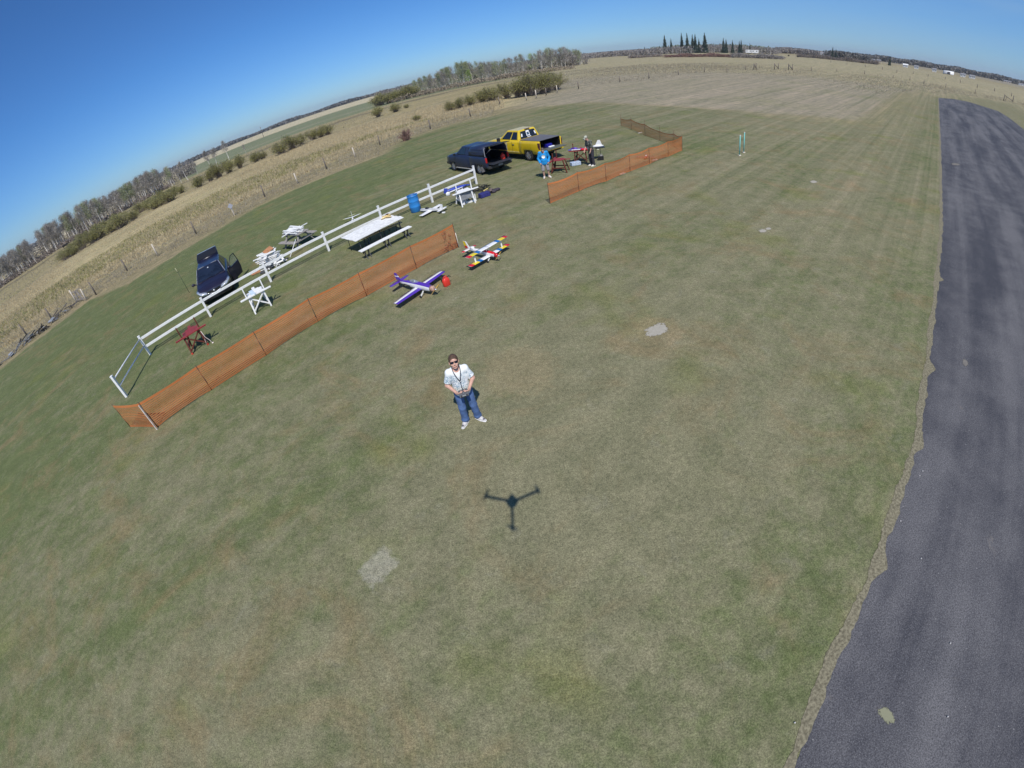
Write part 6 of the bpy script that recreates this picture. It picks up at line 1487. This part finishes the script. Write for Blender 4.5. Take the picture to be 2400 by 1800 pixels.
farm = leafmat('far_wood', (.21, .19, .18), (.33, .30, .27)); farg = leafmat('far_green_wood', (.18, .21, .12), (.30, .34, .20)); fard = leafmat('far_dark_wood', (.15, .145, .135), (.25, .235, .21))
wood('distant_wood', 'grey leafless wood in a long band behind the tall spruces', (16, 38), lambda a: 455+abs(a-24)*4, lambda a: -.12+.35*(a > 24)*(1-abs(a-31)/9), 60, 900, farm, barkm, 22, 3, 1)
wood('distant_wood', 'light green tinged tree tops behind the spruces', (24, 37), lambda a: 520, lambda a: .30-.03*abs(a-31), 40, 320, farg, barkm, 22, 3, 2)
wood('distant_wood', 'thin dark wooded ridge along the horizon beyond the straw field', (-27.5, -7), lambda a: 1010, lambda a: -.05+.09*math.sin(a*.9), 260, 1300, fard, barkd, 12, 8, 3, ls=4.0)
wood('distant_wood', 'grey trees on the skyline between spruces and farmhouse', (37.5, 44), lambda a: 640, lambda a: .12-.05*abs(a-39), 60, 320, farm, barkd, 20, 4, 4, ls=1.6)
wood('distant_wood', 'dark trees around the far farmhouse', (43.2, 47.5), lambda a: 520, lambda a: .16-.07*abs(a-44.5), 40, 220, fard, barkd, 20, 4, 5, ls=1.5)
wood('distant_wood', 'dark hedgerow running down the right horizon', (46, 66), lambda a: 760+(a-46)*14, lambda a: .10+.05*math.sin(a*1.7), 90, 1500, fard, barkd, 14, 5, 6, ls=2.6)
wood('distant_wood', 'grey woods closing the far left horizon behind the grove', (-66, -28), lambda a: 900, lambda a: .05, 200, 900, fard, barkd, 12, 7, 7, ls=4.0)
for azs, D_, el, sd_, lab in (((25.5, 33), 300, -.86, 11, 'low dark red brush across the pasture below the white trailers'), ((33, 38.5), 290, -.80, 12, 'dense dark brush mound right of the red brush'), ((21.5, 25), 330, -.88, 13, 'dark low scrub mounds below the leftmost spruces'), ((40, 46.5), 420, -.50, 14, 'purple grey brush strip below the far farmhouse'), ((46.6, 48.5), 440, -.50, 15, 'short brush strip right of the far farmhouse'),
                             ((-7, 15), 205, -1.25, 16, 'tawny brush along the foot of the centre grove'), ((-57, -34), 190, -1.45, 17, 'purple brush under the trunks of the left grove'), ((-58, -30.5), 226, -.02, 18, 'grey tangle of stems filling the back of the left grove'), ((-8.5, 16.5), 262, -.0, 19, 'grey tangle of stems filling the back of the centre grove')):
    wood('brush', lab, azs, lambda a, D_=D_: D_, lambda a, el=el: el+.10*math.sin(a*2.1), 14, 260, redtw if sd_ == 11 else (tanb if sd_ == 16 else (willtw if sd_ not in (12, 18, 19) else farm)), barkd, 30 if sd_ < 18 else 70, 1.8, sd_, ls=.45)
# spruces
sp = [spruce(400+i) for i in range(4)]; usp = set()
for a, el, wd, lab in ((25.5, 1.40, 1.1, 'leftmost tall spruce standing alone on the skyline'), (26.2, 1.0, .5, 'slim short spruce right of the leftmost tall one'), (27.4, 1.55, .8, 'tall slim spruce left of the spruce pair'), (28.0, 1.53, .8, 'tall slim spruce right of its equally tall neighbour'), (28.6, 1.35, 1.0, 'left spruce of the wide middle pair'), (28.9, 1.38, 1.0, 'right spruce of the wide middle pair'),
                       (29.3, .85, 1.1, 'short broad spruce between the middle pair and the widest spruce'), (29.95, 1.52, 1.5, 'widest and darkest of the tall spruces'), (32.0, .92, 1.2, 'broad medium spruce right of the tall group'), (32.3, .80, 1.0, 'shorter spruce leaning on the broad medium one'), (33.0, .72, .7, 'narrow small spruce left of the last twin'), (33.75, .62, .8, 'left of the last twin spruces'), (33.95, .74, .7, 'right of the last twin spruces'),
                       (34.9, .42, .5, 'tiny spruce tip above the wood'), (23.2, .15, .7, 'tiny spruce at the left end of the far wood'), (24.9, .15, .5, 'tiny dark spruce left of the leftmost tall one'), (43.75, .50, 1.0, 'tall dark spruce beside the far farmhouse'), (44.1, .30, .8, 'shorter dark spruce right of the farmhouse'), (49.7, .18, 1.3, 'dark round evergreen on the right skyline')):
    D_ = 480; hh = htop(D_, el); place(sp, usp, polar(a, D_), ru(0, 6), hh/14*(.55+.35*wd) if hh > 9 else .6, lab, 'spruces on the skyline', hh/14)
# ------------------------------------------------------------------ far buildings
def house(a, D_, L, Wd, H, rz, wallc, roofc, label, name='house'):
    t = thing(name, label, 'house', polar(a, D_), R(rz)); rh = Wd*.28
    MB().box((0, 0, H/2), (L, Wd, H)).build('wall', wallc, t)
    m = MB(); x, y = L/2+.3, Wd/2+.3
    m.add([(-x, -y, H), (x, -y, H), (x, y, H), (-x, y, H), (-x, 0, H+rh), (x, 0, H+rh)], [(0, 1, 5, 4), (2, 3, 4, 5), (0, 4, 3), (1, 2, 5), (3, 2, 1, 0)]); r_ = m.build('roof', roofc, t)
    for k in (-.3, .3): w_ = MB().box((k*L, -Wd/2-.03, H*.55), (L*.12, .06, H*.35)).build('window', glassd, t); MB().box((k*L, -Wd/2-.07, H*.36), (L*.14, .05, .1)).build('sill', wallc, w_)
    d_ = MB().box((0, -Wd/2-.03, H*.4), (L*.08, .06, H*.8)).build('door', mat('house_door', (.2, .18, .16)), t); return t
whw = mat('white_siding', (.72, .72, .70), .6, .06, 1); rfg = mat('grey_roof', (.22, .22, .23), .8, .1, 1); tanw = mat('tan_siding', (.50, .42, .34), .7, .1, 1); rfd = mat('dark_roof', (.07, .07, .08), .7)
for a, L, lab in ((34.75, 5.6, 'left of the two white trailers below the far wood'), (35.45, 6.2, 'right of the two white trailers below the far wood')):
    t = thing('trailer', lab, 'trailer', polar(a, 470), R(-30), 'white trailers'); MB().box((0, 0, 2.2), (L, 2.6, 2.9)).build('body', whw, t, bevel=.15); MB().box((0, 0, 3.7), (L*.96, 2.5, .12)).build('roof', rfd, t)
    for k in (-.28, .25): MB().box((k*L, -1.32, 2.5), (L*.14, .05, .8)).build('window', glassd, t)
    for k in (-.18, .02): MB().lathe([(0, -.12), (.4, -.12), (.4, .12), (0, .12)], 14, axis='Y').build('wheel', tyrem, t, loc=(k*L, -1.25, .4))
    MB().box((0, 0, .72), (L, 2.2, .15)).build('chassis', underm, t)
house(43.05, 560, 11, 7, 3.2, -45, whw, rfg, 'small white farmhouse with a grey roof in front of dark trees')
house(44.5, 560, 4, 3.5, 2.6, -45, whw, whw, 'tiny white shed right of the dark spruces', 'shed')
house(38.6, 720, 12, 7, 5.0, -40, whw, whw, 'pale flat building poking above the wood', 'barn')
for i, (a, D_, L, lab) in enumerate(((47.9, 600, 7, 'low pale shed behind the short brush strip'), (48.6, 610, 6, 'small tan shed beside the low pale one'), (51.3, 500, 6, 'first small white building along the hedgerow'), (52.4, 510, 5, 'second small white building along the hedgerow'), (54.2, 520, 5, 'small white building just left of the arched shed'), (57.0, 520, 6, 'white building right of the arched shed'), (57.9, 530, 7, 'last white building of the row by the hedgerow'), (61.2, 900, 16, 'pale house on the far right skyline'), (62.5, 950, 12, 'white house at the right edge skyline'))):
    house(a, D_, L*.72, 4, 2.2, -50, tanw if i in (1, 7) else whw, rfg if i != 2 else whw, lab, 'house' if D_ > 800 else 'shed')
q = thing('arched_shed', 'white arched metal shed in the row of buildings on the right', 'shed', polar(55.6, 510), R(-50)); m = MB()
m.loft([[(x, 3.2*math.cos(t), 3.2*math.sin(t)) for t in np.linspace(0, math.pi, 12)] for x in (-4.5, 4.5)]); m.build('shell', whw, q); MB().box((0, -3.24, 1.2), (2.6, .1, 2.2)).build('door', rfd, q)
q = thing('farm_pole', 'distant utility pole sticking up above the wooded ridge', 'pole', polar(-22.1, 380)); MB().tube([(0, 0, 0), (0, 0, htop(380, .35))], .16, 6).build('shaft', woodg, q); MB().box((0, 0, htop(380, .25)), (1.6, .12, .12)).build('crossarm', woodg, q)
for i, (a, D_, lab) in enumerate(((-45.6, 165, 'black cow grazing nearer the willow hedge below the left grove'), (-46.9, 172, 'black cow grazing farther left below the grove'), (32.6, 330, 'dark cow left of the white trailers in the pasture'), (39.1, 420, 'dark cow alone on the pasture right of the trailers'), (40.1, 400, 'dark cow facing right below the farmhouse trees'))):
    v = Vol((-1.3, -.5, 0), (1.3, .5, 1.6), .06); v.cap((-.65, 0, .95), (.55, 0, .98), .36, .34, .1); v.cap((.6, 0, 1.05), (1.0, 0, .75), .18, .14, .1); v.cap((1.0, 0, .72), (1.15, 0, .5), .13, .09, .08)
    for x in (-.7, .5):
        for y in (-.2, .2): v.cap((x, y, .8), (x+.03, y, .05), .13, .07, .06)
    v.cap((-1.0, 0, 1.1), (-1.08, 0, .5), .04, .03, .04)
    c = v.mesh('cow', mat('black_hide', (.015, .013, .012), .8), None); c.location = polar(a, D_); c.rotation_euler = (0, 0, ru(0, 6)); tag(c, lab, 'cow')
# ------------------------------------------------------------------ dead grass tufts and reeds
def tufts(name, label, n, samp, hfn, lm, seed, blades=4):
    rg = np.random.default_rng(seed); P_ = samp(rg, n); keep = sd_poly(P_, LP) < -1.2; P_ = P_[keep]; n = len(P_)
    V = []; hh = hfn(P_, rg)
    zz_ = .0
    for k in range(blades):
        an = rg.uniform(0, 6.28, n); w_ = hh*.13; dx = np.cos(an)*w_; dy = np.sin(an)*w_; lx = rg.normal(size=n)*hh*.6; ly = rg.normal(size=n)*hh*.6; ox = rg.normal(size=n)*.4*hh; oy = rg.normal(size=n)*.4*hh; x, y = P_[:, 0]+ox, P_[:, 1]+oy
        V.append(np.stack([np.stack([x-dx, y-dy, 0*x-.15], 1), np.stack([x+dx, y+dy, 0*x-.15], 1), np.stack([x+lx+dx*.3, y+ly+dy*.3, hh], 1), np.stack([x+lx-dx*.3, y+ly-dy*.3, hh*.96], 1)], 1))
    V = np.concatenate(V).reshape(-1, 3); F = np.arange(len(V)).reshape(-1, 4); return tag(mesh_np(name, V, F, lm), label, 'grass', kind='stuff')
def polsamp(a0, a1, D0, D1):
    def f(rg, n): a = np.radians(rg.uniform(a0, a1, n)); D_ = np.sqrt(rg.uniform(D0**2, D1**2, n)); return np.stack([np.sin(a)*D_, np.cos(a)*D_], 1)
    return f
reedm = leafmat('golden_reeds', (.42, .345, .20), (.66, .56, .36), .12, .45); strawm = leafmat('straw_grass', (.36, .31, .22), (.56, .49, .36), .2, .45)
olivem = leafmat('olive_sedge', (.25, .24, .09), (.42, .39, .18), .15, .4)
def nearbed(rg, n):
    P_ = polsamp(-58, 6, 52, 110)(rg, n); d = sd_poly(P_, LP); return P_[d < -9]
tufts('reed_bed', 'golden dry reeds filling the ground beyond the wire fence', 60000, nearbed, lambda P_, rg: rg.uniform(.16, .38, len(P_)), reedm, 1)
def olv(rg, n): P_ = polsamp(-58, -3, 58, 76)(rg, n); d = sd_poly(P_, LP); return P_[d < -14]
tufts('sedge', 'olive sedge running through the golden reeds', 3500, olv, lambda P_, rg: rg.uniform(.25, .5, len(P_)), olivem, 2)
tufts('dead_grass', 'short dead grass between the lawn and the reeds', 15000, polsamp(-60, 5, 44, 80), lambda P_, rg: rg.uniform(.10, .25, len(P_)), strawm, 3)
tufts('dead_grass', 'rough dead grass along the far wire fence', 16000, polsamp(8, 66, 96, 190), lambda P_, rg: rg.uniform(.10, .28, len(P_)), strawm, 4)
tufts('pasture_grass', 'straw coloured pasture grass far beyond the fence', 12000, polsamp(-60, 66, 112, 200), lambda P_, rg: rg.uniform(.12, .35, len(P_)), strawm, 5, 3)

# ------------------------------------------------------------------ thin spring haze over the plain
hz = MB().box((0, 0, 22), (9400, 9400, 46)).build('haze', [], normals=True)
N = NT('haze_air'); N.t.nodes.remove(N.out); N.out = N.n('ShaderNodeOutputMaterial')
pv = N.n('ShaderNodeVolumePrincipled'); pv.inputs['Color'].default_value = (.80, .88, 1, 1); pv.inputs['Density'].default_value = 0.00013; pv.inputs['Anisotropy'].default_value = 0.2
N.t.links.new(pv.outputs[0], N.out.inputs['Volume']); hz.data.materials.append(N.m); tag(hz, 'thin pale haze', kind='stuff')
